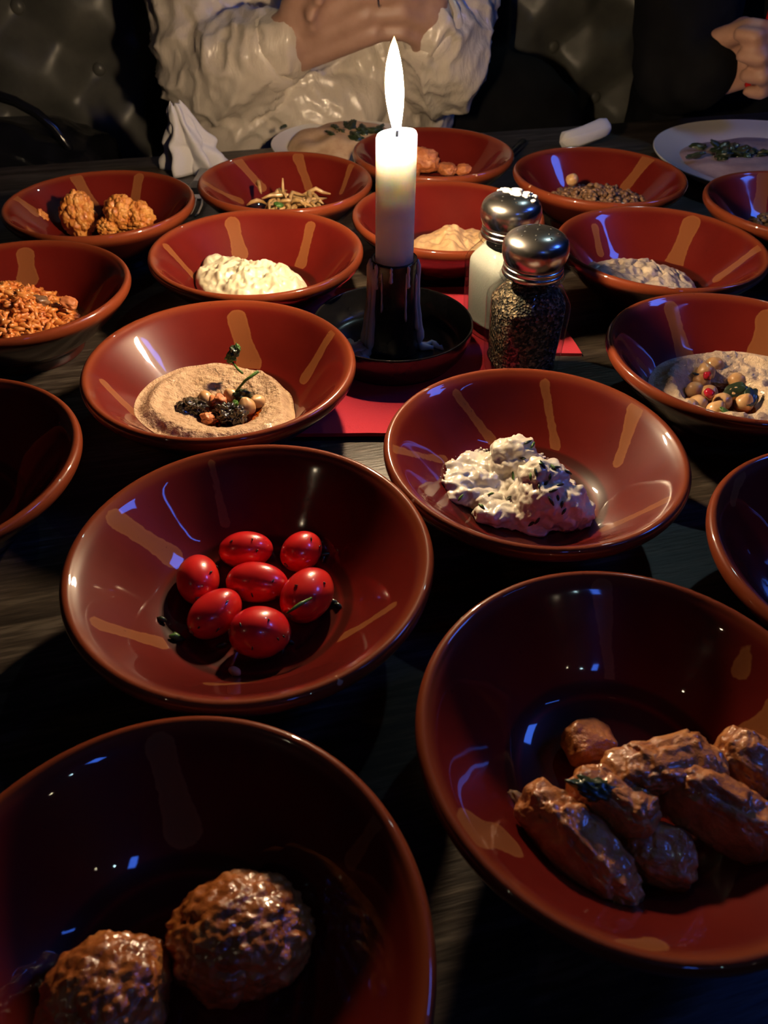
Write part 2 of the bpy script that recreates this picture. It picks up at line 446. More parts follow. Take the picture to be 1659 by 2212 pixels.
# ---------------------------------------------------------------- napkins, candle, shakers
def slab(name, corners, z0, h, mat, label, cat, group=None):
    vs, fs = [], []
    n = 14
    a, b, c, d = [V((*p, 0)) for p in corners]
    for lay in (1, 0):
        for j in range(n + 1):
            for i in range(n + 1):
                u, v = i / n, j / n
                p = a.lerp(b, u).lerp(d.lerp(c, u), v)
                e = noise.noise(V((p.x * 40, p.y * 40, 3.1 + z0)))
                vs.append((p.x + e * .0006, p.y + e * .0006, z0 + lay * h * (1 + .10 * e)))
    N = (n + 1) ** 2
    for j in range(n):
        for i in range(n):
            k = j * (n + 1) + i
            fs.append((k, k + 1, k + n + 2, k + n + 1)); fs.append((N + k, N + k + n + 1, N + k + n + 2, N + k + 1))
    edge = [i for i in range(n)] + [i * (n + 1) + n for i in range(n)] + [n * (n + 1) + n - i for i in range(n)] + [(n - i) * (n + 1) for i in range(n)]
    for i, k in enumerate(edge):
        k2 = edge[(i + 1) % len(edge)]; fs.append((k, N + k, N + k2, k2))
    o = obj(name, vs, fs, mat, smooth=False); return tag(o, label, cat, group)
slab('paper_napkin', [(-.03, .472), (.134, .470), (.122, .545), (-.02, .566)], TZ, .0022, M['red_paper'], 'red paper napkin under the salt and pepper shakers', 'napkin', 'red paper napkins')
slab('paper_napkin', [(-.085, .368), (.088, .374), (.080, .566), (-.092, .556)], TZ + .0024, .0024, M['red_paper'], 'red paper napkin under the black candle holder', 'napkin', 'red paper napkins')

NZ = TZ + .0049
HC = V((.0045, .4630, NZ + .0003))
holder = empty('candle_holder', HC, 'black candle holder with round dish and dripped wax on red napkin', 'candle holder')
obj('dish', *lathe([tuple(p) for p in smooth_poly([(0, .004), (.03, .004), (.042, .0055), (.047, .010), (.0500, .018), (.0508, .0232), (.0515, .0240), (.0522, .0232), (.0515, .017), (.0485, .008), (.043, .0015), (.038, 0), (0, 0)], 4)][::-1], 96), M['black_iron'], holder)
H0, H1 = .0042, .066
def sockprof():
    return [(0, H0), (.0170, H0), (.0168, .012), (.0158, .02), (.0150, .035), (.0147, .05), (.0143, H1 - .001), (.0138, H1), (.0122, H1 - .0003), (.0118, H1 - .004), (.0116, .045), (0, .044)]
obj('socket', *lathe(smooth_poly(sockprof(), 3), 48, lambda a, z: 1 + .012 * math.cos(8 * a) * (z < .06)), M['black_iron'], holder)
def drip(a, z0, z1, wdt, seed, toe=0.0):
    pts, rad = [], []
    n = 14
    for i in range(n + 1):
        t = i / n; z = z0 + (z1 - z0) * t
        r = .0144 + (.0026 * sstep(.05, .005, z)) + .0004
        aa = a + .10 * noise.noise(V((t * 3, seed, 0)))
        pts.append((r * math.cos(aa), r * math.sin(aa), z))
        rad.append(wdt * (.55 + .5 * abs(noise.noise(V((t * 4, seed, 2)))) + .5 * t ** 3) * (0.3 if i == 0 else 1) * (.6 if i == n else 1))
    if toe:
        last = V(pts[-1])
        for k in range(1, 5):
            pts.append((last.x + toe * k / 4 * math.cos(a), last.y + toe * k / 4 * math.sin(a), H0 + .0015)); rad.append(wdt * (1.2 - .2 * k))
    return tube(pts, rad, 8)
wd = []
for a, z0, z1, wdt, sd, toe in ((-.95, .066, .052, .0016, 21, 0), (-1.7, .066, .056, .0014, 22, 0), (-2.4, .066, .050, .0018, 23, 0), (-.1, .066, .008, .0030, 1, .010), (.12, .064, .008, .0024, 2, .0), (-.38, .058, .02, .0016, 3, 0), (3.25, .066, .006, .0042, 4, .012), (3.0, .064, .006, .0036, 5, .006), (3.5, .065, .007, .0034, 6, .014), (3.72, .062, .007, .0030, 16, .010),
                                (-1.05, .062, .03, .0008, 7, 0), (-2.1, .062, .036, .0007, 8, 0), (2.6, .064, .01, .002, 9, 0), (-2.7, .064, .007, .0018, 10, .006), (1.2, .065, .02, .0016, 11, 0)):
    wd.append(drip(a, z0, z1, wdt, sd, toe))
for (ax, ay), ln, an, w_ in (((.022, .004), .016, .25, .0016), ((.030, .001), .012, -.9, .0018), ((.010, -.030), .016, .15, .0020), ((.022, -.020), .012, .3, .0018), ((-.020, -.018), .014, 2.4, .004), ((-.03, .0), .010, 1.0, .0035), ((-.012, -.028), .012, .1, .0035)):
    p = []
    for k in range(6):
        t = k / 5 - .5
        p.append((ax + math.cos(an) * ln * t, ay + math.sin(an) * ln * t + .0012 * math.sin(k * 1.9), .0048 + max(0, (math.hypot(ax, ay) - .036)) * .3))
    wd.append(tube(p, [w_ * q for q in (.4, .9, 1.1, .8, 1.0, .3)], 8))
o = obj('wax_drips', *join(*wd), M['wax_drip'], holder); o['label'] = 'pale dripped wax'

CR = .0117
CTOP = (at_y(855, 289, HC.y - .004)).z - HC.z
candle = empty('candle', HC + V((0, 0, .045)), 'lit ivory stick candle standing in the black holder', 'candle')
ch = CTOP - .045
vs, fs = lathe(smooth_poly([(0, 0), (CR - .001, 0), (CR, .001), (CR, ch * .3), (CR, ch * .6), (CR, ch - .006), (CR - .0002, ch - .0022), (CR - .0012, ch - .0004), (CR - .0028, ch - .0006), (CR * .55, ch - .0022), (.0015, ch - .0030), (0, ch - .0030)], 3), 64)
vs = [(x, y, z + (.0012 * (x - .3 * y) / CR * sstep(ch - .02, ch, z))) for x, y, z in vs]
obj('wax_body', vs, [tuple(reversed(f)) for f in fs][::1], M['wax'], candle)
obj('wick', *tube([(0, 0, ch - .004), (.0003, 0, ch), (.0008, .0002, ch + .004), (.0002, 0, ch + .0085)], [.0008, .0008, .0007, .0005], 8), M['wick'], candle)
fl = [(0.0012, 0), (.0026, .001), (.0034, .004), (.0047, .010), (.0056, .017), (.0057, .023), (.0048, .031), (.0030, .038), (.0014, .0425), (0, .0452)]
fv, ff = lathe(smooth_poly([(0, 0)] + fl, 4), 32)
fv = [(x * .88 - .0008 - .0022 * math.sin(min(1, z / .045) * PI * .55) + .0008, y * .88, z) for x, y, z in fv]
fo = obj('flame', fv, [tuple(reversed(f)) for f in ff], M['flame'], candle, (0, 0, ch + .0008)); fo['label'] = 'bright pointed flame'

def rsq(a, p=5.0):     # rounded-square section
    return 1.0 / ((abs(math.cos(a)) ** p + abs(math.sin(a)) ** p) ** (1 / p))
def shaker(loc, rz, label, body_r, fill):
    e = empty('pepper_shaker' if fill == 'pepper' else 'salt_shaker', loc, label, 'shaker', 'salt and pepper shakers', rz)
    b = body_r
    outer = [(0, 0), (b * .80, 0), (b * .88, .0015), (b * .91, .006), (b * .95, .020), (b * .985, .038), (b * 1.0, .047), (b * .97, .052), (b * .86, .0575), (b * .74, .061), (b * .72, .0635), (b * .80, .0648), (b * .80, .0662), (b * .70, .067), (b * .68, .070)]
    inn = [(b * .60, .070), (b * .62, .062), (b * .74, .0565), (b * .86, .050), (b * .885, .045), (b * .86, .030), (b * .82, .012), (b * .78, .008), (0, .0085)]
    sq = lambda a, z: 1 + (rsq(a) - 1) * .62 * (1 - sstep(.050, .0605, z))
    vs, fs = lathe(smooth_poly(outer, 3) + smooth_poly(inn, 3), 64, sq)
    obj('glass_jar', vs, fs[:], M['glass'], e)
    k = b * .745
    cp = [(k * 1.0, .0668), (k * 1.03, .0674), (k * 1.03, .0690), (k * .985, .0700), (k * 1.0, .0712), (k * 1.0, .0722), (k * .96, .0732), (k * 1.04, .0758), (k * 1.10, .0800), (k * 1.09, .0845), (k * .98, .0885), (k * .72, .0914), (k * .38, .0928), (0, .0932)]
    cap = obj('cap', *lathe(smooth_poly(cp, 4), 64), M['chrome'], e)
    cap['label'] = 'shiny steel screw cap'
    for (hx, hy) in [(0, 0)] + [(.45 * math.cos(q), .45 * math.sin(q)) for q in [i * PI / 3 for i in range(6)]] + [(.66 * math.cos(q), .66 * math.sin(q)) for q in [i * PI / 4 + .3 for i in range(8)]]:
        rr = math.hypot(hx, hy)
        zz = .0932 - .0004 * (rr / .38) ** 2 if rr < .38 else (.0928 - (.0014) * (rr - .38) / .34)
        nrm = V((hx * .35, hy * .35, 1)).normalized()
        q = nrm.to_track_quat('Z', 'Y').to_matrix()
        hv, hf = lathe([(0, .0002), (.0007, .00018), (.00085, -.0004), (0, -.0005)], 10)
        obj('hole', [q @ V(p) for p in hv], hf, M['hole'], cap, (k * hx, k * hy, zz))
    if fill == 'salt':
        sv, sf = [], []
        rs = random.Random(4)
        parts = []
        for i in range(60):
            a_, r_ = rs.uniform(-1.2, 1.6), k * rs.uniform(.0, .80)
            s_ = rs.uniform(.0005, .0026)
            z_ = .0931 - .0050 * (r_ / k / .98) ** 3.2
            bv, bf = blob((s_ * 1.3, s_ * 1.3, s_ * .42), 2, lambda p, q: .5 * noise.noise(p * 1.7 + V((q, 0, 0))), i * 3.3)
            parts.append(([v_ + V((r_ * math.cos(a_), r_ * math.sin(a_), z_)) for v_ in bv], bf))
        so = obj('salt_crust', *join(*parts), M['salt'], cap); so['label'] = 'white crusted salt on top'
    # contents
    g = [(r_ * .985, z_) for r_, z_ in smooth_poly(inn[::-1], 3)]
    if fill == 'salt':
        top = .0600
        gp = [(r_, z_ + .0004) for r_, z_ in g if z_ < top] + [(b * .60, top), (0, top + .001)]
        cv, cf = lathe(gp, 64, sq)
    else:
        top = .0585
        gp = [(r_, z_ + .0004) for r_, z_ in g if z_ < top] + [(b * .60, top), (0, top + .002)]
        cv, cf = lathe(gp, 96, sq)
        cv = [V(p) * 1.0 + V((0, 0, .002 * p[0] / b if p[2] > .05 else 0)) for p in cv]
    c = obj('ground_pepper' if fill == 'pepper' else 'table_salt', cv, [tuple(reversed(f)) for f in cf], M[fill], None, loc, (0, 0, rz))
    tag(c, 'coarse ground black pepper inside the front shaker' if fill == 'pepper' else 'white salt filling the rear glass shaker', 'pepper' if fill == 'pepper' else 'salt', None, 'stuff')
    return e
shaker(V((.0868, .4420, NZ + .0003)), .25, 'glass pepper shaker with steel cap, in front of the salt', .0238, 'pepper')
shaker(V((.0790, .4995, NZ + .0003)), .55, 'glass salt shaker with salt-crusted steel cap, behind the pepper', .0238, 'salt')

# ---------------------------------------------------------------- the food
def food_mat(name, stops, scale, rough=0.45, bump=0.3, bscale=400, bdist=0.001, coat=0.0, sss=0.0, warp=0.0, detail=5):
    t = NT(name); f = t.noise(scale, detail, 0.6, None, warp)
    t.set(color=t.ramp(f, stops), rough=rough, coat=coat, coatr=0.12)
    if bump: t.bump(t.noise(bscale, 4, 0.6), bump, bdist)
    return t.m
M['hummus'] = food_mat('hummus', [(.35, (.46, .28, .15)), (.6, (.66, .45, .27))], 160, .5, .9, 420, .003, coat=.25)
M['hummus2'] = food_mat('pale hummus', [(.35, (.60, .42, .27)), (.6, (.74, .56, .38))], 160, .5, .8, 420, .003, coat=.25)
M['tan_dip'] = food_mat('tan dip', [(.3, (.50, .31, .15)), (.6, (.66, .43, .22))], 90, .5, .4, 300, .0015)
M['baba'] = food_mat('smoky aubergine dip', [(.3, (.34, .26, .20)), (.55, (.60, .49, .37)), (.7, (.66, .55, .42))], 140, .4, .5, 260, .002, coat=.3)
M['cream'] = food_mat('creamy salad', [(.3, (.66, .58, .36)), (.62, (.80, .74, .52))], 120, .35, .25, 350, .001, coat=.3)
M['yoghurt'] = food_mat('yoghurt', [(.3, (.68, .60, .48)), (.6, (.80, .74, .62))], 90, .28, .25, 300, .001, coat=.5)
M['cauli'] = food_mat('spiced cauliflower', [(.32, (.44, .11, .02)), (.5, (.62, .24, .045)), (.68, (.72, .36, .09))], 130, .45, .5, 420, .0012, coat=.25)
M['onion'] = food_mat('fried onion', [(.3, (.34, .17, .05)), (.65, (.56, .37, .16))], 120, .35, .2, 300, coat=.4)
M['orange'] = food_mat('orange cooked pieces', [(.3, (.42, .11, .03)), (.65, (.66, .24, .09))], 110, .45, .3, 300)
M['rice'] = food_mat('orange rice', [(.3, (.50, .12, .025)), (.55, (.66, .24, .05)), (.75, (.70, .34, .10))], 90, .38, .2, 500, coat=.3)
M['stew'] = food_mat('brown crumbly stew', [(.3, (.10, .045, .02)), (.65, (.30, .16, .08))], 180, .35, .5, 400, .002, coat=.5)
M['dark_stew'] = food_mat('dark stew', [(.3, (.05, .03, .018)), (.65, (.16, .10, .055))], 160, .35, .5, 400, .002, coat=.5)
def tomato_mat():
    t = NT('red tomato skin'); f = t.noise(45, 2)
    t.set(color=t.ramp(f, [(.35, (.60, .008, .016)), (.65, (.74, .030, .016))]), rough=.28, coat=.9, coatr=.06)
    t.bump(t.noise(500, 2), .03, .0008); return t.m
M['tomato'] = tomato_mat()
M['meat'] = food_mat('brown sauced meat', [(.3, (.25, .070, .020)), (.52, (.52, .185, .055)), (.72, (.64, .30, .10))], 75, .32, .6, 360, .002, coat=.7, warp=.4)
M['meatball'] = food_mat('saucy meatball', [(.3, (.19, .045, .010)), (.55, (.44, .13, .028)), (.75, (.58, .24, .06))], 100, .30, .5, 360, .0016, coat=.7)
M['herb'] = food_mat('chopped green herb', [(.3, (.03, .085, .014)), (.7, (.10, .22, .04))], 200, .4, 0)
M['dark_herb'] = food_mat('wilted dark herb', [(.3, (.010, .018, .008)), (.7, (.035, .055, .02))], 200, .35, 0, coat=.4)
M['chickpea'] = food_mat('boiled chickpea', [(.3, (.52, .27, .10)), (.65, (.68, .42, .20))], 120, .32, .1, 300, coat=.4)
M['olive'] = food_mat('glossy charred aubergine', [(.3, (.012, .010, .008)), (.7, (.06, .045, .02))], 200, .2, .6, 350, .002, coat=.8)
M['ruby'] = plain('pomegranate seed', (.45, .012, .03), .15, coat=1.0)
M['oil'] = clear('olive oil', (.78, .42, .07), .03, 1.47)
M['pine'] = plain('toasted pine nut', (.62, .42, .20), .4)
M['bread'] = food_mat('flat bread', [(.3, (.42, .24, .12)), (.65, (.66, .46, .28))], 40, .6, .3, 90, .002)
M['mauve_dip'] = food_mat('mauve beetroot dip', [(.3, (.30, .19, .21)), (.65, (.44, .31, .32))], 60, .4, .3, 200, .002, coat=.2)

FZ = RIM - .0370
def smear(name, n, c, outline, thick, mat, label, cat, nr=56, na=150, rough=(.0012, 300), kind=None, sharp=.16):
    """a spread of paste lying on the inside of a bowl: c = local centre, outline(angle) = radius, thick(x, y, t) = thickness"""
    s = BOWLS[n][2]; b = bowl_at(n)
    top, bot, fs = [], [], []
    sd = random.uniform(0, 99)
    for i in range(nr + 1):
        t = (i / nr) ** .8
        for k in range(na if i else 1):
            a = 2 * PI * k / na; R = outline(a) * t
            x, y = c[0] + R * math.cos(a), c[1] + R * math.sin(a)
            r = min(math.hypot(x, y) / s, .0690); z0 = zi(r) + .0003
            edge = (1 - sstep(1 - sharp, 1.0, t)) if sharp < .5 else math.sqrt(max(0, 1 - t * t))
            nz = rough[0] * fbm((x, y, sd), rough[1] * .35, 3) + rough[0] * .6 * noise.noise(V((x, y, sd)) * rough[1])
            h = max(.0, thick(x, y, t) * edge + nz * (edge ** .5))
            top.append((x, y, z0 + h)); bot.append((x, y, z0))
    N = len(top)
    def idx(i, k): return 0 if i == 0 else 1 + (i - 1) * na + k % na
    for i in range(nr):
        for k in range(na):
            if i == 0: fs.append((0, idx(1, k), idx(1, k + 1)))
            else: fs.append((idx(i, k), idx(i + 1, k), idx(i + 1, k + 1), idx(i, k + 1)))
    fs2 = [tuple(N + j for j in reversed(f)) for f in fs]
    rim = [(idx(nr, k), N + idx(nr, k), N + idx(nr, k + 1), idx(nr, k + 1)) for k in range(na)]
    o = obj(name, top + bot, fs + fs2 + rim, M[mat], None, b)
    return tag(o, label, cat, None, kind)
def ring(pts):                  # closed outline from (angle in degrees, radius) points, smoothly interpolated
    pts = sorted(pts)
    def f(a):
        d = math.degrees(a) % 360
        for i in range(len(pts)):
            a0, r0 = pts[i]; a1, r1 = pts[(i + 1) % len(pts)]
            if i == len(pts) - 1: a1 += 360
            dd = d if d >= a0 else d + 360
            if a0 <= dd <= a1: t = sstep(a0, a1, dd); return r0 + (r1 - r0) * t
        return pts[0][1]
    return f
def seen_outline(n, pix, c, default, grow=1.0):   # outline radii from points seen on the bowl's inside
    L = []
    for u, v in pix:
        P = hit(n, u, v); d = V((P.x - c[0], P.y - c[1])); L.append((math.degrees(math.atan2(d.y, d.x)) % 360, d.length * grow))
    return ring(L + default)
def thing_blob(name, loc, radii, rot, mat, label, cat, group=None, sub=5, disp=None, seed=0.0, sq=1.0, kind=None, parent=None):
    vs, fs = blob(radii, sub, disp, seed, sq)
    o = obj(name, vs, fs, M[mat], parent, loc, rot)
    return tag(o, label, cat, group, kind)
def lump(a1, f1, a2=0, f2=1, a3=0, f3=1):
    def d(p, s):
        q = p + V((s * 1.7, s * .9, -s))
        return a1 * noise.noise(q * f1) + a2 * noise.noise(q * f2 + V((9, 3, 1))) + a3 * noise.noise(q * f3)
    return d
def billow(a, f, a2=.0, f2=8):
    def d(p, s):
        q = p * f + V((s * 3.1, s, s * .7))
        e = noise.voronoi(q)[0][0]
        return a * (1 - min(1, e) ** 2 * 1.6) + a2 * noise.noise(p * f2 + V((s, 0, 0)))
    return d

# --- tomatoes
TL = ['red grape tomato lying crosswise at the back of its bowl', 'red grape tomato at the back right of its bowl', 'red grape tomato standing at the left of its bowl', 'red grape tomato in the middle of the others',
      'red grape tomato at the right of its bowl with a green herb sliver', 'red grape tomato at the front left of its bowl', 'round-looking red tomato nearest the viewer with dark herbs below']
def tomato(u, v, lw, sh, ang, i, tilt=0.0, z=.0092):
    k = px('tom', 1); a, b = lw * k, sh * k
    P = at_z(u, v, FZ + b * .98)
    c = math.radians(ang)
    def d(p, s):
        t = p.x
        return .03 * noise.noise(p * 1.3 + V((s, 0, 0))) + (.05 * t * t * t if t > 0 else 0) - .05 * math.exp(-((1 + t) / .035))
    vs, fs = blob((a, b, b), 5, d, i * 7.7)
    e = obj('grape_tomato', vs, fs, M['tomato'], None, P, (0, -tilt, c))
    tag(e, TL[i], 'tomato', 'grape tomatoes in the bowl')
    sv, sf = blob((.0006, .0013, .0013), 2, lump(.3, 2), i)
    obj('stem_scar', [V(p) + V((-a * .965, 0, 0)) for p in sv], sf, M['stew'], e)
    return e
tomato(530, 1188, 64, 45, 8, 0)
tomato(650, 1192, 53, 46, 50, 1, .15)
tomato(428, 1252, 63, 49, 100, 2)
tomato(553, 1258, 70, 47, -4, 3)
tomato(663, 1287, 70, 56, 62, 4)
tomato(463, 1326, 66, 48, 48, 5, .1)
tomato(560, 1366, 66, 56, 14, 6, -.3)
def flakes(n, pix, mat, name, label, cat, size=.0028, seed=1, lift=.0003, z=None, width=.0009):
    rs = random.Random(seed); parts = []
    for (u, v) in pix:
        P = hit(n, u, v) + bowl_at(n) if z is None else at_z(u, v, z)
        L = size * rs.uniform(.6, 1.3); a = rs.uniform(0, PI)
        d = V((math.cos(a), math.sin(a), rs.uniform(-.2, .3))).normalized()
        pts = [P + d * L * (t - .5) + V((0, 0, lift + .0004 * math.sin(t * PI))) for t in (0, .33, .66, 1)]
        w_ = width * rs.uniform(.6, 1.2)
        parts.append(tube(pts, [w_ * .4, w_, w_ * .9, w_ * .3], 5))
    vs, fs = join(*parts)
    o = obj(name, vs, fs, M[mat]); return tag(o, label, cat, None, 'stuff')
flakes('tom', [(378, 1374), (388, 1384), (600, 1396), (612, 1402), (625, 1388), (480, 1396), (500, 1385), (720, 1302), (730, 1310), (704, 1200), (700, 1206), (470, 1220), (350, 1340), (640, 1330), (520, 1400)], 'dark_herb', 'chopped_herbs', 'dark chopped herbs around the tomatoes', 'herbs', .0045, 3, .0006, None, .0011)
P = at_z(648, 1305, FZ + .0203)
o = obj('herb_sliver', *tube([P + V((-.0055, -.0045, -.0012)), P, P + V((.0045, .0045, -.0010))], [.0004, .0009, .0004], 6), M['herb']); tag(o, 'green herb sliver lying on the right tomato', 'herb')
o = obj('herb_leaf', *tube([hit('tom', 366, 1378) + bowl_at('tom') + V((0, 0, .001)), hit('tom', 380, 1380) + bowl_at('tom') + V((0, 0, .002)), hit('tom', 398, 1384) + bowl_at('tom') + V((0, 0, .001))], [.0006, .0016, .0005], 6), M['herb']); tag(o, 'small green herb leaf on the left side of the tomato bowl', 'herb')
thing_blob('pine_nut', hit('tom', 508, 1455) + bowl_at('tom') + V((0, 0, .0015)), (.0029, .0018, .0017), (0, 0, -.5), 'pine', 'single pale pine nut in the front of the tomato bowl', 'nut', sub=3, disp=lump(.15, 1.2))

# --- hummus with sprig (left of the candle)
hc = (.003, -.004)
hol = seen_outline('hummus', [(290, 892), (325, 828), (380, 800), (450, 787), (560, 805), (620, 845), (635, 880)], hc, [(265, .047), (225, .049), (310, .046)])
def hth(x, y, t):
    d = math.hypot(x - .004, y + .006)
    return .0105 - .0065 * (1 - sstep(.012, .026, d)) + .0012 * math.sin(math.atan2(y, x) * 2 + d * 160)
smear('hummus', 'hummus', hc, hol, hth, 'hummus', 'beige grainy hummus with an oily well, in bowl left of candle dish', 'dip', rough=(.0011, 420), sharp=.22)
def oil_pool(n, c, R, z, label):
    vs, fs = lathe([(0, z + .0006), (R * .8, z + .0006), (R * .97, z + .0003), (R, z - .0006), (0, z - .0008)], 48, lambda a, q: 1 + .16 * noise.noise(V((math.cos(a) * 1.5, math.sin(a) * 1.5, R * 900))))
    o = obj('oil_pool', vs, [tuple(reversed(f)) for f in fs], M['oil'], None, bowl_at(n) + V((c[0], c[1], 0))); return tag(o, label, 'oil')
oil_pool('hummus', (.004, -.006), 0.0200, -.0370 + .0070, 'golden olive oil in the well of the sprig-topped hummus')
def bits(n, lst, zz):
    for i, (u, v, rad, mat, name, label, cat, g) in enumerate(lst):
        P = at_z(u, v, RIM + zz + rad * .6)
        d = lump(.5, 1.6, .25, 4) if mat in ('olive', 'herb', 'orange', 'dark_herb') else (lambda p, s: .05 * noise.noise(p * 1.5 + V((s, 0, 0))) + .22 * math.exp(-((1 - p.x) / .09)) - .05 * math.exp(-(p.y / .12) ** 2) * (p.x > 0))
        thing_blob(name, P, (rad * 1.05, rad, rad * (.85 if mat != 'herb' else .35)), (i * 1.3, i * .7, i * 2.1), mat, label, cat, g, 4 if mat != 'olive' else 5, d, i * 3.7)
G1 = 'garnish pieces on the hummus'
bits('hummus', [
    (412, 880, .0062, 'olive', 'aubergine_piece', 'charred dark aubergine piece at the left of the hummus well', 'aubergine', G1),
    (432, 884, .0050, 'olive', 'aubergine_piece', 'small dark aubergine piece beside the larger left one on the hummus', 'aubergine', G1),
    (488, 894, .0060, 'olive', 'aubergine_piece', 'dark glossy aubergine piece at the front middle of the hummus well', 'aubergine', G1),
    (516, 900, .0052, 'olive', 'aubergine_piece', 'dark glossy aubergine piece at the front right of the hummus well', 'aubergine', G1),
    (445, 860, .0046, 'chickpea', 'chickpea', 'chickpea at the back left of the hummus well', 'chickpea', G1),
    (472, 866, .0044, 'orange', 'pepper_piece', 'orange pepper piece in the middle of the hummus well', 'pepper', G1),
    (500, 856, .0046, 'chickpea', 'chickpea', 'chickpea at the back middle of the hummus well', 'chickpea', G1),
    (533, 880, .0052, 'chickpea', 'chickpea', 'chickpea at the right of the hummus well', 'chickpea', G1),
    (556, 868, .0046, 'chickpea', 'chickpea', 'chickpea at the far right of the hummus well', 'chickpea', G1),
    (450, 904, .0040, 'orange', 'pepper_piece', 'red-orange pepper piece at the front left of the hummus well', 'pepper', G1),
    (524, 856, .0048, 'dark_herb', 'herb_leaf', 'dark wilted herb leaf at the foot of the sprig', 'herb', G1),
    (506, 878, .0032, 'herb', 'herb_leaf', 'small green herb leaf in the middle of the hummus well', 'herb', G1),
], -.0370 + .0070)
hz = RIM - .0370 + .012
sp = empty('parsley_sprig', at_z(512, 850, hz), 'thin green parsley sprig standing up from the hummus', 'herb')
b0 = V(sp.location)
def stem(pts, rad): return tube([V(p) - b0 for p in pts], rad, 8)
pA = [at_y(509, 846, b0.y), at_y(530, 822, b0.y + .002), at_y(558, 802, b0.y + .004)]
obj('stem', *stem(pA, [.0006, .0008, .0010]), M['herb'], sp)
pB = [at_y(524, 806, b0.y + .006), at_y(514, 798, b0.y + .010), at_y(502, 782, b0.y + .016)]
obj('stem', *stem(pB, [.0007, .0007, .0006]), M['herb'], sp)
for (u, v, dy, rr) in ((500, 770, .016, .0034), (507, 758, .017, .0036), (514, 750, .018, .0022), (497, 780, .016, .0018)):
    vs, fs = blob((rr, rr * .55, rr * .9), 4, lump(.5, 2.2, .25, 5), u * .1)
    obj('leaf', vs, fs, M['dark_herb'] if rr > .0034 else M['herb'], sp, at_y(u, v, b0.y + dy) - b0, (.5, .4, u))

# --- herbed yoghurt
yc = (-.012, -.006)
yol = seen_outline('tz', [(948, 1035), (975, 985), (1010, 968), (1070, 965), (1150, 960), (1230, 1030), (1275, 1090), (1200, 1152), (1100, 1148), (1020, 1105), (965, 1060)], yc, [])
def yth(x, y, t): return .0065 + .0025 * math.sin(x * 260) * math.cos(y * 240 + 1)
smear('herbed_yoghurt', 'tz', yc, yol, yth, 'yoghurt', 'glossy white herbed yoghurt with two mounds in the dull red-brown bowl', 'dip', rough=(.0022, 190), sharp=.3)
def fuse_mesh(parts, voxel, smooth):
    tmp = obj('tmp', *join(*parts), None)
    m = tmp.modifiers.new('r', 'REMESH'); m.mode = 'VOXEL'; m.voxel_size = voxel
    m = tmp.modifiers.new('s', 'SMOOTH'); m.iterations = smooth; m.factor = .5
    bpy.context.view_layer.update()
    me = bpy.data.meshes.new_from_object(tmp.evaluated_get(bpy.context.evaluated_depsgraph_get()))
    bpy.data.objects.remove(tmp)
    return me
def mound_at(u, v, z, r, sd, a=.10):
    P = at_z(u, v, FZ + z) - bowl_at('tz')
    v_, f_ = blob(r, 5, lump(.16, 1.4, a, 3.2), sd)
    return [p + P for p in v_], f_
yo = [o for o in COL.objects if o.name == 'herbed_yoghurt'][0]
yparts = [([v_.co.copy() for v_ in yo.data.vertices], [tuple(p.vertices) for p in yo.data.polygons]),
          mound_at(1112, 985, .0120, (.0120, .0105, .0115), 2.2), mound_at(1118, 1010, .0075, (.0150, .0120, .0100), 3.2),
          mound_at(1172, 1045, .0160, (.0125, .0120, .0130), 5.1), mound_at(1190, 1085, .0110, (.0165, .0130, .0120), 6.4), mound_at(1215, 1105, .0070, (.0150, .0110, .0090), 7.4), mound_at(1150, 1075, .0080, (.0120, .0120, .0080), 8.8),
          mound_at(1040, 1040, .0060, (.0120, .0060, .0050), 1.8), mound_at(1020, 1075, .0050, (.0140, .0050, .0045), 4.8), mound_at(1085, 1110, .0050, (.0150, .0070, .0050), 9.3)]
ym = fuse_mesh(yparts, .0009, 3)
yco = [v_.co.copy() for v_ in ym.vertices]; yn = [v_.normal.copy() for v_ in ym.vertices]
for v_, c_, n_ in zip(ym.vertices, yco, yn):
    v_.co = c_ + n_ * (.0012 * noise.noise(c_ * 210) + .0007 * noise.noise(c_ * 520 + V((3, 0, 0))) + .0011 * (1 - abs(noise.noise(c_ * 130 + V((0, 5, 0))))) ** 4)
ym.polygons.foreach_set('use_smooth', [True] * len(ym.polygons)); ym.materials.clear(); ym.materials.append(M['yoghurt']); ym.update()
yo.data = ym
flakes('tz', [(1040, 1096)], 'herb', 'dill_bits', 'green dill bit at the front of the flat herbed yoghurt', 'herbs', .0040, 5, .0004, FZ + .0105, .0008)
DL = [(1172, 1005), (1158, 1020), (1188, 1030), (1180, 1045), (1165, 1050), (1210, 1048), (1190, 1082), (1214, 1090), (1218, 1105), (1140, 955), (1130, 990), (1100, 1075), (1160, 1125), (1200, 1010), (1225, 1020), (1150, 1130), (1195, 1060), (1205, 1075)]
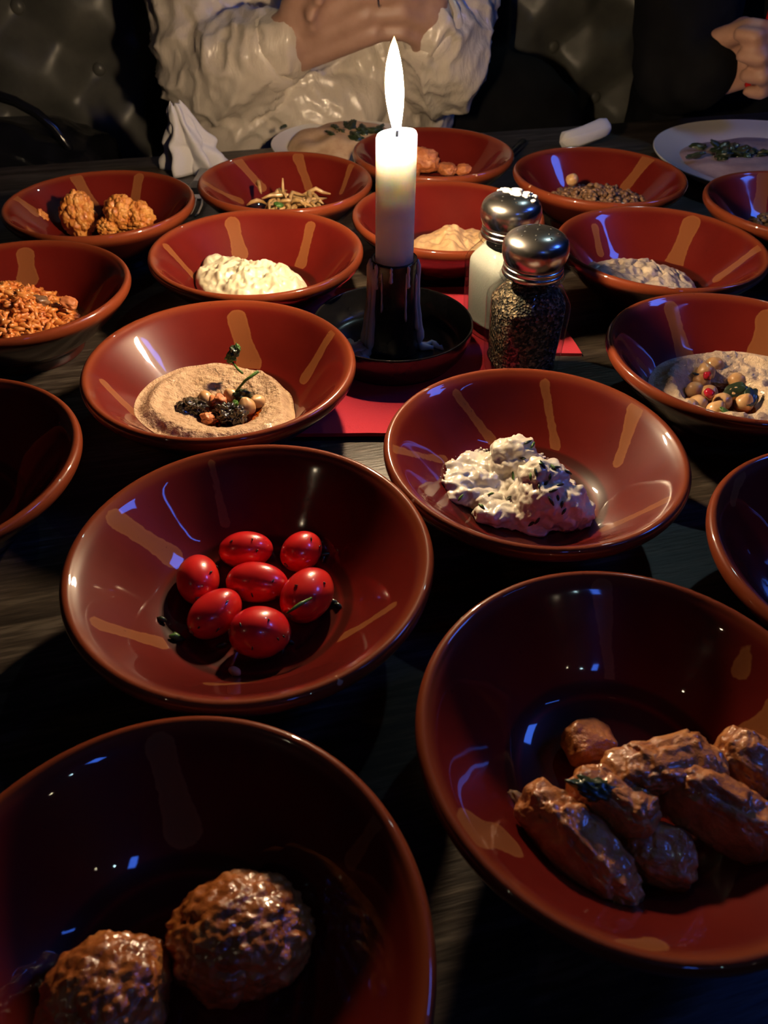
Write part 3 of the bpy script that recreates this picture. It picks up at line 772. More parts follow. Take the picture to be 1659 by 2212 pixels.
def drape(dollops, pix, mat, name, label, size, seed, fat=1.0):
    from mathutils.bvhtree import BVHTree
    trees = []
    for o in dollops:
        mw = Matrix.Translation(o.location) @ o.rotation_euler.to_matrix().to_4x4()
        trees.append(BVHTree.FromPolygons([mw @ v_.co for v_ in o.data.vertices], [tuple(p.vertices) for p in o.data.polygons]))
    rs = random.Random(seed); parts = []
    for u, v in pix:
        best = None
        for t in trees:
            h = t.ray_cast(CAM, ray(u, v))
            if h[0] and (best is None or h[3] < best[3]): best = h
        if not best: continue
        P, nrm = best[0], best[1]
        a = nrm.orthogonal().normalized(); a.rotate(Matrix.Rotation(rs.uniform(0, 6.28), 3, nrm))
        L = size * rs.uniform(.7, 1.4)
        parts.append(tube([P + a * L * (q - .5) + nrm * .0003 for q in (0, .35, .7, 1)], [.0003 * fat, .0008 * fat, .0007 * fat, .0002 * fat], 5))
    o = obj(name, *join(*parts), M[mat]); return tag(o, label, 'herbs', None, 'stuff')
ydol = [yo]
drape(ydol, DL, 'dark_herb', 'dill_bits', 'dark dill bits clinging to the yoghurt dollops', .0042, 8)
drape(ydol, [(1060, 1068), (1108, 1028), (995, 1075), (1170, 1002), (1150, 962), (1147, 1030), (1196, 1010)], 'herb', 'dill_bits', 'bright green dill bits on top of the yoghurt dollops', .0042, 9)
TOMS = [o for o in COL.objects if o.name.startswith('grape_tomato')]
drape(TOMS, [(500, 1170), (545, 1166), (555, 1190), (690, 1180), (672, 1165), (455, 1236), (468, 1225), (545, 1285), (600, 1290), (590, 1255), (640, 1265), (700, 1260), (490, 1300), (430, 1355), (470, 1360), (545, 1400), (600, 1380), (612, 1375), (580, 1340), (520, 1350)], 'dark_herb', 'chopped_herbs', 'dark chopped herbs stuck to the tomatoes', .0018, 12, .5)

# --- creamy salad
wc = (.000, -.006)
wol = seen_outline('white', [(430, 590), (445, 560)], wc, [(100, .034), (45, .034), (0, .036), (315, .036), (270, .033), (225, .036)], .98)
def wth(x, y, t):
    return .025 + .004 * noise.noise(V((x * 90, y * 90, 4))) + .003 * noise.noise(V((x * 240, y * 240, 1)))
smear('creamy_salad', 'white', wc, wol, wth, 'cream', 'pale creamy salad heaped in the bright red-brown bowl', 'salad', 60, 160, (.0016, 330), sharp=.5)

# --- tan dip behind the candle, smoky dip on the right
def tth(x, y, t): return .018 + .003 * math.sin(x * 210 + 1) + .003 * noise.noise(V((x * 150, y * 150, 7)))
smear('tan_dip', 'hbehind', (.006, .004), ring([(0, .036), (60, .034), (120, .033), (180, .036), (270, .034)]), tth, 'tan_dip', 'tan dip with ridges in the bowl behind the candle', 'dip', 60, 160, (.0015, 260), sharp=.5)
def bth(x, y, t): return .0225 + .0025 * noise.noise(V((x * 130, y * 130, 2))) - .0025 * math.exp(-((noise.noise(V((x * 60, y * 60, 9)))) / .07) ** 2)
smear('smoky_dip', 'baba', (-.014, -.006), ring([(0, .046), (45, .038), (90, .034), (135, .034), (180, .038), (225, .038), (270, .036), (315, .043)]), bth, 'baba', 'greyish wrinkled smoky dip in the bowl right of the shakers', 'dip', 60, 160, (.0018, 280), sharp=.5)

# --- hummus with chickpeas (right edge)
def cth(x, y, t):
    d = math.hypot(x + .006, y + .010); return .014 - .009 * (1 - sstep(.016, .030, d)) + .0015 * noise.noise(V((x * 180, y * 180, 2)))
smear('pale_hummus', 'chick', (.004, -.002), ring([(0, .050), (60, .047), (100, .046), (150, .048), (180, .050), (225, .050), (270, .050), (315, .050)]), cth, 'hummus2', 'pale hummus under the chickpeas in the right-edge bowl', 'dip', 60, 160, (.0016, 300), sharp=.28)
oil_pool('chick', (-.004, -.010), 0.024, -.0370 + .0078, 'olive oil among the chickpeas on the pale hummus')
CP = [(1543, 790, 'topmost chickpea on the heap at right edge'), (1515, 826, 'chickpea below the left red seed'), (1500, 845, 'leftmost chickpea in the right-edge hummus'), (1530, 852, 'chickpea under the second red seed'), (1592, 825, 'chickpea standing apart to the right of the red seed'),
      (1508, 873, 'chickpea near the front rim, leftmost'), (1560, 868, 'chickpea in the front middle of the heap'), (1545, 888, 'chickpea touching the front edge of the hummus'), (1607, 872, 'chickpea at the front right beside the green leaf'), (1525, 806, 'chickpea left of the topmost one'), (1585, 850, 'chickpea half hidden by the green leaf'), (1488, 880, 'pale chickpea half sunk at the front left')]
for i, (u, v, lb) in enumerate(CP):
    rr = .0058
    P = at_z(u, v, RIM - .0370 + (.0135 if i in (0, 9) else .0095))
    d = lambda p, s: .05 * noise.noise(p * 1.5 + V((s, 0, 0))) + .22 * math.exp(-((1 - p.x) / .09)) - .05 * math.exp(-(p.y / .12) ** 2) * (p.x > 0)
    thing_blob('chickpea', P, (rr, rr * .96, rr * .93), (i * 1.1, i * .6, i * 2.3), 'chickpea', lb + ' of pale hummus' if 'hummus' not in lb else lb, 'chickpea', 'chickpeas on the pale hummus', 4, d, i * 2.9)
for u, v, lb in ((1528, 812, 'upper shiny red seed among the chickpeas'), (1532, 850, 'lower shiny pink-red seed among the chickpeas')):
    thing_blob('pomegranate_seed', at_z(u, v, RIM - .0370 + .016), (.0034, .0027, .0027), (.4, .3, u), 'ruby', lb, 'seed', 'red seeds on the chickpeas', 3, lump(.25, 1.4), u)
for i, (u, v, r_, lb) in enumerate(((1592, 842, .0070, 'large dark green leaf on the chickpea heap'), (1622, 858, .0070, 'dark oily leaf at the right of the chickpea heap'), (1572, 893, .0055, 'green leaf at the front of the chickpea heap'), (1505, 808, .0034, 'small green leaf at the upper left of the chickpea heap'))):
    thing_blob('herb_leaf', at_z(u, v, RIM - .0370 + .0135), (r_, r_ * .62, r_ * .2), (.35, -.35, i * 1.1), 'dark_herb' if i != 2 else 'herb', lb, 'herb', 'green leaves on the chickpeas', 4, lump(.35, 1.4, .12, 3.5), i * 3.0)

# --- cauliflower
def floret(u, v, r, hgt, sd, label, name='cauliflower_floret', z=.020):
    P = at_z(u, v, FZ + z)
    return thing_blob(name, P, (r, r * .95, hgt), (0, 0, sd), 'cauli', label, 'cauliflower', 'spiced cauliflower florets', 6, lambda p, s: .16 * noise.noise(p * 1.1 + V((s, 0, 0))) + billow(.20, 2.6, .04, 12)(p, s) + billow(.05, 7)(p, s) - .15, sd)
floret(170, 465, .0145, .0190, 1.0, 'tall pointed orange cauliflower floret, left one', z=.019)
floret(172, 432, .0075, .0070, 2.6, 'small knob of cauliflower on top of the tall floret', z=.030)
floret(262, 462, .0135, .0150, 4.2, 'round orange cauliflower floret, back right', z=.021)
floret(300, 468, .0130, .0120, 7.0, 'brownish knobbly cauliflower floret, rightmost', z=.019)
floret(232, 490, .0085, .0075, 9.4, 'small pale cauliflower piece between the two florets', z=.014)
floret(92, 480, .0060, .0105, 3.3, 'small orange cauliflower piece at the far left of its bowl', z=.014)
thing_blob('aubergine_piece', at_z(85, 452, FZ + .020), (.008, .006, .004), (.3, .2, .4), 'olive', 'dark shiny piece beside the cauliflower at far left', 'aubergine', sub=4, disp=lump(.3, 1.5))

# --- fried onions
rs = random.Random(21)
base = bowl_at('onion')
for i in range(60):
    cx, cy = max(-.026, min(.028, rs.gauss(.002, .015))), max(-.018, min(.016, rs.gauss(.001, .010)))
    if i % 3 == 0: cx += .008
    z0 = zi(min(.065, math.hypot(cx, cy))) + .006 + rs.uniform(0, .016)
    a = rs.uniform(0, PI); L = rs.uniform(.014, .030); bend = rs.uniform(-.006, .006)
    pts = [(cx + math.cos(a) * L * (t - .5) - math.sin(a) * bend * math.sin(t * PI), cy + math.sin(a) * L * (t - .5) + math.cos(a) * bend * math.sin(t * PI), z0 + rs.uniform(-.002, .002) + .003 * math.sin(t * PI)) for t in (0, .25, .5, .75, 1)]
    vs, fs = tube(pts, [.0006, .0016, .0020, .0016, .0006], 6)
    o = obj('onion_strip', vs, fs, M['onion'], None, base)
    tag(o, 'golden fried onion strip in the tangled pile in its bowl', 'onion', 'fried onion strips')
o = obj('onion_strip', *tube([(-.002, .002, -.018), (-.003, .002, -.009), (-.0025, .003, -.001)], [.0016, .0013, .0006], 6), M['onion'], None, base)
tag(o, 'onion strip sticking straight up from the fried onion pile', 'onion', 'fried onion strips')
thing_blob('herb_leaf', at_z(602, 442, RIM - .012), (.004, .003, .0015), (.2, .3, 0), 'herb', 'small green herb leaf on the front of the fried onions', 'herb', sub=3, disp=lump(.4, 2))

# --- orange pieces behind the candle
for i, (u, v, r_, z, lb) in enumerate(((915, 345, (.017, .013, .011), .018, 'large orange piece right of the candle'), (890, 362, (.012, .010, .007), .012, 'small orange piece against the candle side of the bowl'), (965, 365, (.013, .009, .006), .010, 'flat orange piece left of the last one in the far bowl'), (1003, 366, (.009, .008, .005), .010, 'rightmost flat orange piece in the far bowl'))):
    thing_blob('orange_piece', at_z(u, v, FZ + z), r_, (0, .1, i), 'orange', lb, 'food', 'orange pieces in the far bowl', 5, lump(.2, 1.4, .12, 3.5, .05, 9), i * 5.0)

# --- rice, stews
def grains(name, n, c, count, R, H, L, wdt, mat, label, cat, seed, under, flat=.35):
    rs = random.Random(seed); parts = []
    b = bowl_at(n)
    def top(x, y):
        d = math.hypot(x - c[0], y - c[1]) / R
        r = min(math.hypot(x, y), .068)
        return max(zi(r), -.0370) * (1) + max(0, H * (1 - d * d)) * (1 + .35 * noise.noise(V((x * 70, y * 70, seed))))
    for i in range(count):
        q = math.sqrt(rs.random()) * R; a = rs.uniform(0, 2 * PI)
        x, y = c[0] + q * math.cos(a), c[1] + q * math.sin(a)
        z = top(x, y) + rs.uniform(-.001, .002)
        d = V((rs.gauss(0, 1), rs.gauss(0, 1), rs.gauss(0, flat))).normalized(); l_ = L * rs.uniform(.6, 1.2)
        P = V((x, y, z))
        parts.append(tube([P - d * l_ / 2, P + V((0, 0, l_ * .05)), P + d * l_ / 2], [wdt * .5, wdt * rs.uniform(.8, 1.2), wdt * .5], 5))
    # body under the loose pieces
    na, nr = 48, 14; vs, fs = [V((c[0], c[1], top(*c) - .001))], []
    for i in range(1, nr + 1):
        for k in range(na):
            a = 2 * PI * k / na; x, y = c[0] + R * i / nr * math.cos(a), c[1] + R * i / nr * math.sin(a)
            vs.append(V((x, y, top(x, y) - .0005 - .001 * i / nr)))
    for k in range(na): fs.append((0, 1 + k, 1 + (k + 1) % na))
    for i in range(1, nr):
        for k in range(na):
            p, q = 1 + (i - 1) * na, 1 + i * na; fs.append((p + k, q + k, q + (k + 1) % na, p + (k + 1) % na))
    parts.append((vs, fs))
    o = obj(name, *join(*parts), M[mat], None, b); return tag(o, label, cat, None, 'stuff')
grains('orange_rice', 'carrot', (-.012, -.002), 1000, .047, .030, .0090, .0018, 'rice', 'heap of oily orange rice in the bowl at the left edge', 'rice', 5, 'rice')
for i, (u, v, lb) in enumerate(((150, 655, 'small red piece on the right of the orange rice'), (88, 650, 'dark brown piece in the middle of the orange rice'), (55, 690, 'yellowish piece at the front of the orange rice'))):
    thing_blob('vegetable_piece', at_z(u, v, FZ + (.020, .024, .018)[i]), (.0060, .0045, .0035), (.3, .4, i), ('orange', 'stew', 'rice')[i], lb, 'food', 'pieces in the orange rice', 4, lump(.3, 1.6, .1, 5), i * 4.0)
grains('brown_stew', 'lentil', (.002, .000), 520, .044, .020, .0055, .0024, 'stew', 'brown crumbly stew lying in the bowl beside the white plate', 'stew', 6, 'stew')
thing_blob('chickpea', at_z(1236, 388, FZ + .0260), (.0060, .0055, .0052), (0, 0, 1), 'chickpea', 'lone chickpea on top of the brown crumbly stew', 'chickpea', sub=4, disp=lump(.1, 1.5))
grains('dark_stew', 'fr', (.010, .000), 460, .046, .024, .0060, .0024, 'dark_stew', 'dark stew in the bowl cut off by the right edge', 'stew', 7, 'stew')

# --- meat and meatballs
def chunk(u, v, z, r_, rot, sd, lb, sub=6, sq=.70):
    def d(p, s):
        q = V((p.x * r_[0], p.y * r_[1], p.z * r_[2])) * 100 + V((s * 3, 0, 0))
        sauce = sstep(-.05, .65, p.z + .5 * noise.noise(q * .9))
        return .16 * noise.noise(q * .55) + .13 * noise.noise(q * 1.6 + V((0, 2, 0))) + .06 * noise.noise(q * 3.2) + .025 * noise.noise(q * 6.5) + sauce * (.15 * (.5 - min(1, noise.voronoi(q * 2.3)[0][0])) + .03 * noise.noise(q * 6))
    return thing_blob('meat_slice', at_z(u, v, FZ + z), r_, rot, 'meat', lb, 'meat', 'sauced meat slices', sub, d, sd, sq)
chunk(1435, 1668, .021, (.0200, .0105, .0115), (.05, .05, .12), 1.0, 'large lumpy meat slice along the back of the heap')
chunk(1540, 1742, .019, (.0245, .0090, .0110), (-.25, .10, -.55), 2.0, 'long meat slice running down the right side of the heap')
chunk(1252, 1835, .014, (.0230, .0085, .0105), (-.25, .20, -.88), 3.0, 'meat slice leaning at the front left of the heap')
chunk(1322, 1735, .020, (.0150, .0075, .0100), (-.15, .05, -.60), 4.0, 'short meat piece in the middle of the heap')
chunk(1418, 1842, .012, (.0120, .0095, .0090), (.1, .1, -.3), 5.0, 'rounded meat piece at the front of the heap')
chunk(1612, 1655, .017, (.0120, .0095, .0110), (.1, .2, -.9), 7.5, 'meat piece at the right edge of the heap')
chunk(1270, 1600, .007, (.0095, .0080, .0060), (.1, .2, .3), 6.0, 'small separate meat piece behind the heap', 5)
thing_blob('herb_leaf', at_z(1285, 1705, FZ + .0285), (.0075, .0035, .0022), (.2, .2, -.2), 'dark_herb', 'dark green wilted leaf on the meat heap', 'herb', sub=4, disp=lump(.5, 2, .3, 5), seed=2)
thing_blob('onion_piece', hit('meat', 1130, 1735) + bowl_at('meat') + V((0, 0, .0012)), (.0060, .0026, .0016), (0, .3, -.45), 'onion', 'small pale onion piece at the left of the meat', 'onion', sub=4, disp=lump(.3, 2), seed=3)
def ball(u, v, z, r_, sd, lb):
    def d(p, s): return .10 * noise.noise(p * 1.5 + V((s, 0, 0))) + .05 * noise.noise(p * 3.2 + V((s, 2, 0))) + .11 * (.5 - min(1, noise.voronoi(p * 4.6 + V((s, 0, 0)))[0][0])) + .05 * (.5 - min(1, noise.voronoi(p * 10 + V((0, s, 0)))[0][0])) + .015 * noise.noise(p * 20)
    return thing_blob('meatball', at_z(u, v, FZ + z), r_, (0, 0, sd * .08), 'meatball', lb, 'meatball', 'meatballs in sauce', 6, d, sd)
ball(520, 2022, .0130, (.0212, .0175, .0148), 1.5, 'larger saucy meatball, further from the viewer')
ball(226, 2155, .0120, (.0182, .0165, .0142), 4.5, 'saucy meatball nearer the viewer, lower left')

# ---------------------------------------------------------------- plates, cutlery, napkins at the far side
def plate(name, c, r, label):
    pr = [(0, .004), (r * .55, .004), (r * .66, .0055), (r * .80, .0125), (r * .97, .0175), (r, .0185), (r * 1.005, .0172), (r * .97, .0150), (r * .80, .0095), (r * .62, .0018), (r * .58, 0), (0, 0)]
    o = obj(name, *lathe(smooth_poly(pr, 4)[::-1], 96), M['ceramic'], None, (c[0], c[1], TZ)); return tag(o, label, 'plate', 'white plates at the far side')
PR = (.408, .853); plate('dinner_plate', PR, .128, 'white plate with mauve dip at the right, in front of the black-clad person')
PL = (-.042, .878); plate('dinner_plate', PL, .082, 'white plate with pinkish dip at the far edge, behind the candle')
def heap(name, c, R, H, z, mat, label, cat, sd, amp=.12):
    vs, fs = [], []
    n, na = 22, 72
    pr = [(R * math.sin(PI / 2 * i / n), H * math.cos(PI / 2 * i / n) ** .8) for i in range(n + 1)] + [(R * .96, -.0004), (0, -.0004)]
    v_, f_ = lathe(pr, na, lambda a, q: 1 + amp * noise.noise(V((math.cos(a) * 1.3, math.sin(a) * 1.3, sd))))
    v_ = [(x, y, q * (1 + .22 * noise.noise(V((x * 45, y * 45, sd))))) for x, y, q in v_]
    o = obj(name, v_, [tuple(reversed(f)) for f in f_], M[mat], None, (c[0], c[1], z)); return tag(o, label, cat)
heap('mauve_dip', (PR[0] - .010, PR[1] - .014), .098, .013, TZ + .0075, 'mauve_dip', 'mauve dip spread on the white plate at the right', 'dip', 3)
heap('pinkish_dip', PL, .066, .026, TZ + .0060, 'bread', 'pinkish tan dip mounded on the far plate', 'dip', 6)
def leaves(c, n, spread, z, sd, label):
    rs = random.Random(sd); parts = []
    for i in range(n):
        r_ = rs.uniform(.005, .010)
        v_, f_ = blob((r_, r_ * .6, r_ * .25), 3, lump(.5, 2, .3, 5), i * 2.2)
        e = Euler((rs.uniform(-.5, .5), rs.uniform(-.5, .5), rs.uniform(0, 6)))
        P = V((c[0] + rs.gauss(0, spread[0]), c[1] + rs.gauss(0, spread[1]), z + rs.uniform(0, .003)))
        parts.append(([e.to_matrix() @ p + P for p in v_], f_))
    o = obj('chopped_herbs', *join(*parts), M['dark_herb']); return tag(o, label, 'herbs', None, 'stuff')
leaves((PR[0] - .052, PR[1] - .004), 30, (.015, .008), TZ + .0195, 4, 'dark green herbs on the mauve dip of the right plate')
leaves((PL[0] + .012, PL[1] - .012), 22, (.022, .008), TZ + .031, 5, 'dark green herbs on the pinkish dip of the far plate')

def sheet(fn, nu, nv, th):
    vs, fs = [], []
    g = [[V(fn(i / nu, j / nv)) for i in range(nu + 1)] for j in range(nv + 1)]
    nrm = []
    for j in range(nv + 1):
        for i in range(nu + 1):
            du = g[j][min(i + 1, nu)] - g[j][max(i - 1, 0)]; dv = g[min(j + 1, nv)][i] - g[max(j - 1, 0)][i]
            nn = du.cross(dv); nrm.append(nn.normalized() if nn.length > 1e-12 else V((0, 0, 1)))
    flat = [p for row in g for p in row]
    N = len(flat)
    vs = [p + n_ * th / 2 for p, n_ in zip(flat, nrm)] + [p - n_ * th / 2 for p, n_ in zip(flat, nrm)]
    W = nu + 1
    for j in range(nv):
        for i in range(nu):
            k = j * W + i; fs.append((k, k + 1, k + W + 1, k + W)); fs.append((N + k, N + k + W, N + k + W + 1, N + k + 1))
    ed = [i for i in range(nu)] + [j * W + nu for j in range(nv)] + [nv * W + nu - i for i in range(nu)] + [(nv - j) * W for j in range(nv)]
    for i, k in enumerate(ed):
        k2 = ed[(i + 1) % len(ed)]; fs.append((k, N + k, N + k2, k2))
    return vs, fs
nb = at_z(418, 388, TZ)
def crumple(u, v):            # a napkin pinched into a peak, its folds hanging down
    a = (u * 2 - 1) * 2.0 - PI / 2
    fold = math.sin(u * 23 + 3 * noise.noise(V((u * 4, v * 3, 5)))) * .38 + .55 * noise.noise(V((u * 7, v * 5, 3)))
    R = (.006 + .030 * (1 - v) ** .75) * (1 + fold * (1 - v * .6))
    z = .072 * v ** .85 + .005 * noise.noise(V((u * 8, v * 5, 8))) * v
    return (.72 * R * math.cos(a) - .014 * v, .6 * R * math.sin(a), .0008 + max(0, z) * .88)
o = obj('cloth_napkin', *sheet(crumple, 120, 40, .0012), M['white_paper'], None, (nb.x, nb.y + .028, TZ), (0, 0, .1))
tag(o, 'crumpled white napkin standing between the cauliflower and onion bowls', 'napkin', 'white napkins')
nb2 = at_z(1240, 330, TZ)
rv, rf = tube([(-.030, 0, .008), (-.026, 0, .0095), (-.012, 0, .0105), (.005, .001, .014), (.020, .001, .018), (.027, .001, .0195), (.031, .001, .020)], [.002, .0085, .0100, .0100, .0095, .0075, .002], 36)
rv = [V((p.x, p.y * 1.15, p.z + .0010 * math.sin(5 * math.atan2(p.z - .013, p.y) + p.x * 60))) for p in rv]
o = obj('cloth_napkin', rv, rf, M['white_paper'], None, (nb2.x + .012, nb2.y + .012, TZ + .002), (0, 0, .35))
tag(o, 'rolled white napkin lying behind the brown stew bowl', 'napkin', 'white napkins')

def fork(tip, direction, label):
    e = empty('fork', (tip.x, tip.y, TZ), label, 'fork', rz=math.atan2(direction.y, direction.x))
    for k in range(4):
        y = (k - 1.5) * .0062
        obj('tine', *tube([(0, y * .95, .006), (.015, y, .0030), (.035, y, .0026), (.048, y * .9, .0045)], [.0009, .0013, .0014, .0016], 8), M['steel'], e)
    hd = [(.046, .0108), (.056, .0115), (.066, .0085), (.078, .0042), (.10, .0032), (.15, .0045), (.185, .0068), (.193, .0045)]
    vs, fs = [], []
    for x, w_ in hd:
        z = .0035 + .006 * sstep(.05, .08, x) * (1 - sstep(.09, .18, x))
        vs += [(x, -w_, z), (x, w_, z), (x, w_, z + .0018), (x, -w_, z + .0018)]
    for i in range(len(hd) - 1):
        for k in range(4): fs.append((i * 4 + k, i * 4 + (k + 1) % 4, i * 4 + 4 + (k + 1) % 4, i * 4 + 4 + k))
    fs += [(3, 2, 1, 0), tuple(len(vs) - 4 + k for k in range(4))]
    obj('handle', vs, [tuple(reversed(f)) for f in fs], M['steel'], e, smooth=False, bevel=.0006)
ft = at_z(402, 482, TZ); f2 = at_z(436, 400, TZ)
fork(ft, (f2 - ft), 'steel fork lying between the cauliflower and creamy salad bowls')
kt = at_z(1046, 398, TZ); k2 = at_z(1090, 356, TZ)
kd = (k2 - kt); e = empty('table_knife', (kt.x, kt.y, TZ), 'steel table knife between the far bowls right of the candle', 'knife', rz=math.atan2(kd.y, kd.x))
bv = [(-.03, .000), (-.02, .006), (.0, .0085), (.03, .0090), (.055, .0090)]
vs, fs = [], []
for x, w_ in bv: vs += [(x, -.004, .0010), (x, -.004 + w_ * 1.3, .0010), (x, -.004 + w_ * 1.3, .0016), (x, -.004, .0028)]
for i in range(len(bv) - 1):
    for k in range(4): fs.append((i * 4 + k, i * 4 + 4 + k, i * 4 + 4 + (k + 1) % 4, i * 4 + (k + 1) % 4))
fs += [(0, 1, 2, 3), tuple(reversed([len(vs) - 4 + k for k in range(4)]))]
obj('blade', vs, fs, M['steel'], e, smooth=False)
obj('handle', *tube([(.053, .001, .0036), (.07, .001, .0042), (.11, .001, .0046), (.135, .001, .0044), (.138, .001, .004)], [.0030, .0036, .0042, .0044, .0020], 10), M['steel'], e)

# ---------------------------------------------------------------- the bench
M['leather'] = mottled('dark grey quilted leather', (.10, .10, .09), (.14, .137, .12), 30, .36, .15, 260, .0008)
bo = tab(0.15, 0.34)
bench = empty('bench', (bo[0], bo[1], 0), 'dark grey tufted leather bench along the back', 'bench', rz=TROT)
DX, DZ = .17, .15
def tuft(x, z):
    best = 9
    r = round(z / (DZ / 2))
    for rr in (r - 1, r, r + 1):
        off = (rr % 2) * DX / 2
        k = round((x - off) / DX)
        for kk in (k - 1, k, k + 1):
            d = math.hypot((x - off - kk * DX), (z - rr * DZ / 2)); best = min(best, d)
    # diamond seams between neighbouring buttons
    s1 = abs(((x / DX + z / DZ) + .5) % 1 - .5) * DX * .66; s2 = abs(((x / DX - z / DZ) + .5) % 1 - .5) * DX * .66
    s = min(s1, s2)
    return .030 * (1 - math.exp(-(best / .045) ** 2)) + .006 * (1 - math.exp(-(s / .010) ** 2))
nx_, nz_ = 300, 80
vs, fs = [], []
for j in range(nz_ + 1):
    for i in range(nx_ + 1):
        x = -1.5 + 3.0 * i / nx_; z = .42 + .80 * j / nz_
        vs.append((x, -tuft(x, z - .42 - .045) + .03 - .10 * (1.2 - z) * .5, z))
W = nx_ + 1
for j in range(nz_):
    for i in range(nx_): k = j * W + i; fs.append((k, k + 1, k + W + 1, k + W))
N = len(vs)
vs += [(-1.5, .16, .42), (1.5, .16, .42), (1.5, .16, 1.22), (-1.5, .16, 1.22)]
fs += [(N, N + 3, N + 2, N + 1), tuple([N, N + 1] + [i for i in range(nx_, -1, -1)]), tuple([N + 3] + [nz_ * W + i for i in range(nx_ + 1)] + [N + 2]), tuple([N + 3, N] + [j * W for j in range(nz_ + 1)]), tuple([N + 1, N + 2] + [j * W + nx_ for j in range(nz_, -1, -1)])]
bk = obj('backrest', vs, fs, M['leather'], bench)
bb = join(); 
bvs, bfs = blob((.009, .005, .009), 3)
for r in range(2, 9):
    z = .42 + .045 + r * DZ / 2
    for k in range(-6, 7):
        x = (r % 2) * DX / 2 + k * DX
        if abs(x) > 1.0: continue
        o = obj('button', bvs, bfs, M['leather'], bk, (x, .026 - .10 * (1.2 - z) * .5, z))
obj('seat', *box(0, -.20, .385, 3.0, .46, .13), M['leather'], bench, smooth=False, bevel=.03)
obj('plinth', *box(0, -.14, .16, 2.96, .50, .32), M['black_metal'], bench, smooth=False)

# ---------------------------------------------------------------- people
DG = bpy.context.evaluated_depsgraph_get
def fuse(name, parts, voxel, mat, parent, smooth=5, wrinkle=None, subd=0):
    """joins overlapping volumes into one continuous skin"""
    tmp = obj('tmp', *join(*parts), None)
    m = tmp.modifiers.new('r', 'REMESH'); m.mode = 'VOXEL'; m.voxel_size = voxel
    m = tmp.modifiers.new('s', 'SMOOTH'); m.iterations = smooth; m.factor = .5
    bpy.context.view_layer.update()
    ev = tmp.evaluated_get(DG()); me = bpy.data.meshes.new_from_object(ev)
    bpy.data.objects.remove(tmp)
    if wrinkle:
        co = [v.co.copy() for v in me.vertices]; nn = [v.normal.copy() for v in me.vertices]
        for v, c, n_ in zip(me.vertices, co, nn): v.co = c + n_ * wrinkle(c)
    me.polygons.foreach_set('use_smooth', [True] * len(me.polygons)); me.update()
    me.materials.clear(); me.materials.append(mat)
    o = bpy.data.objects.new(name, me); COL.objects.link(o)
    if parent: o.parent = parent; o.matrix_parent_inverse = Matrix.Translation(-V(parent.location)) if parent.rotation_euler.z == 0 else Matrix()
    return o
def limb(a, b, ra, rb, n=6, mid=None):
    a, b = V(a), V(b); pts, rad = [], []
    for i in range(n + 1):
        t = i / n; p = a.lerp(b, t)
        pts.append(p); rad.append((ra + (rb - ra) * t) * (1 + (mid or 0) * math.sin(PI * t)))
    parts = [tube(pts, rad, 14)]
    for p, r_ in ((a, ra), (b, rb)):
        v_, f_ = blob((r_, r_, r_), 2); parts.append(([q + p for q in v_], f_))
    return join(*parts)
def ell(c, r, e=(0, 0, 0), sub=3):
    v_, f_ = blob(r, sub); m = Euler(e).to_matrix(); return [m @ p + V(c) for p in v_], f_
def rings(lst, seg=28):     # stacked ellipses: (x, y, z, rx, ry)
    vs, fs = [], []
    for (x, y, z, rx, ry) in lst:
        for k in range(seg):
            a = 2 * PI * k / seg; vs.append((x + rx * math.cos(a), y + ry * math.sin(a), z))
    for i in range(len(lst) - 1):
        for k in range(seg): fs.append((i * seg + k, i * seg + (k + 1) % seg, (i + 1) * seg + (k + 1) % seg, (i + 1) * seg + k))
    fs.append(tuple(range(seg - 1, -1, -1))); fs.append(tuple(range((len(lst) - 1) * seg, len(lst) * seg)))
    return vs, fs
def hand(wrist, knuck, side, curl, fr=.0078, spread=.018, thumb_dir=None, lens=(.9, 1.0, .95, .75)):
    """palm from wrist to knuckles; side = direction across the palm towards the thumb; curl = (dir1, dir2, dir3) of the finger bones"""
    wrist, knuck, side = V(wrist), V(knuck), V(side).normalized()
    ax = (knuck - wrist).normalized(); side = (side - ax * side.dot(ax)).normalized()
    parts = []
    roots = [knuck + side * spread * k for k in (1.5, .5, -.5, -1.5)]
    wr = [wrist + side * .013 * k for k in (1.3, .45, -.45, -1.3)]
    for a, b in zip(wr, roots): parts.append(limb(a, b, .0135, .0115, 4))
    for a, b in zip(wr[:-1], roots[1:]): parts.append(limb(a, b, .012, .010, 4))
    for f, (r0, L) in enumerate(zip(roots, lens)):
        p = r0 - ax * .004; rr = fr * (1.0 if f < 3 else .9)
        for s_, (d, l_) in enumerate(zip(curl, (.042, .026, .020))):
            d2 = (V(d) + side * .05 * (1.5 - f)).normalized(); q = p + d2 * l_ * L
            parts.append(limb(p, q, rr * (1.12 - .08 * s_), rr * (1.04 - .10 * s_), 3)); p = q
    tb = wrist + ax * .022 + side * .026
    td = [V(d).normalized() for d in (thumb_dir or (ax * .6 + side * .8, ax * .9 + side * .2, ax - side * .2))]
    p = tb
    for d, l_, rr in zip(td, (.040, .030, .024), (.0125, .0100, .0090)):
        q = p + d * l_; parts.append(limb(p, q, rr, rr * .88, 3)); p = q
    return parts
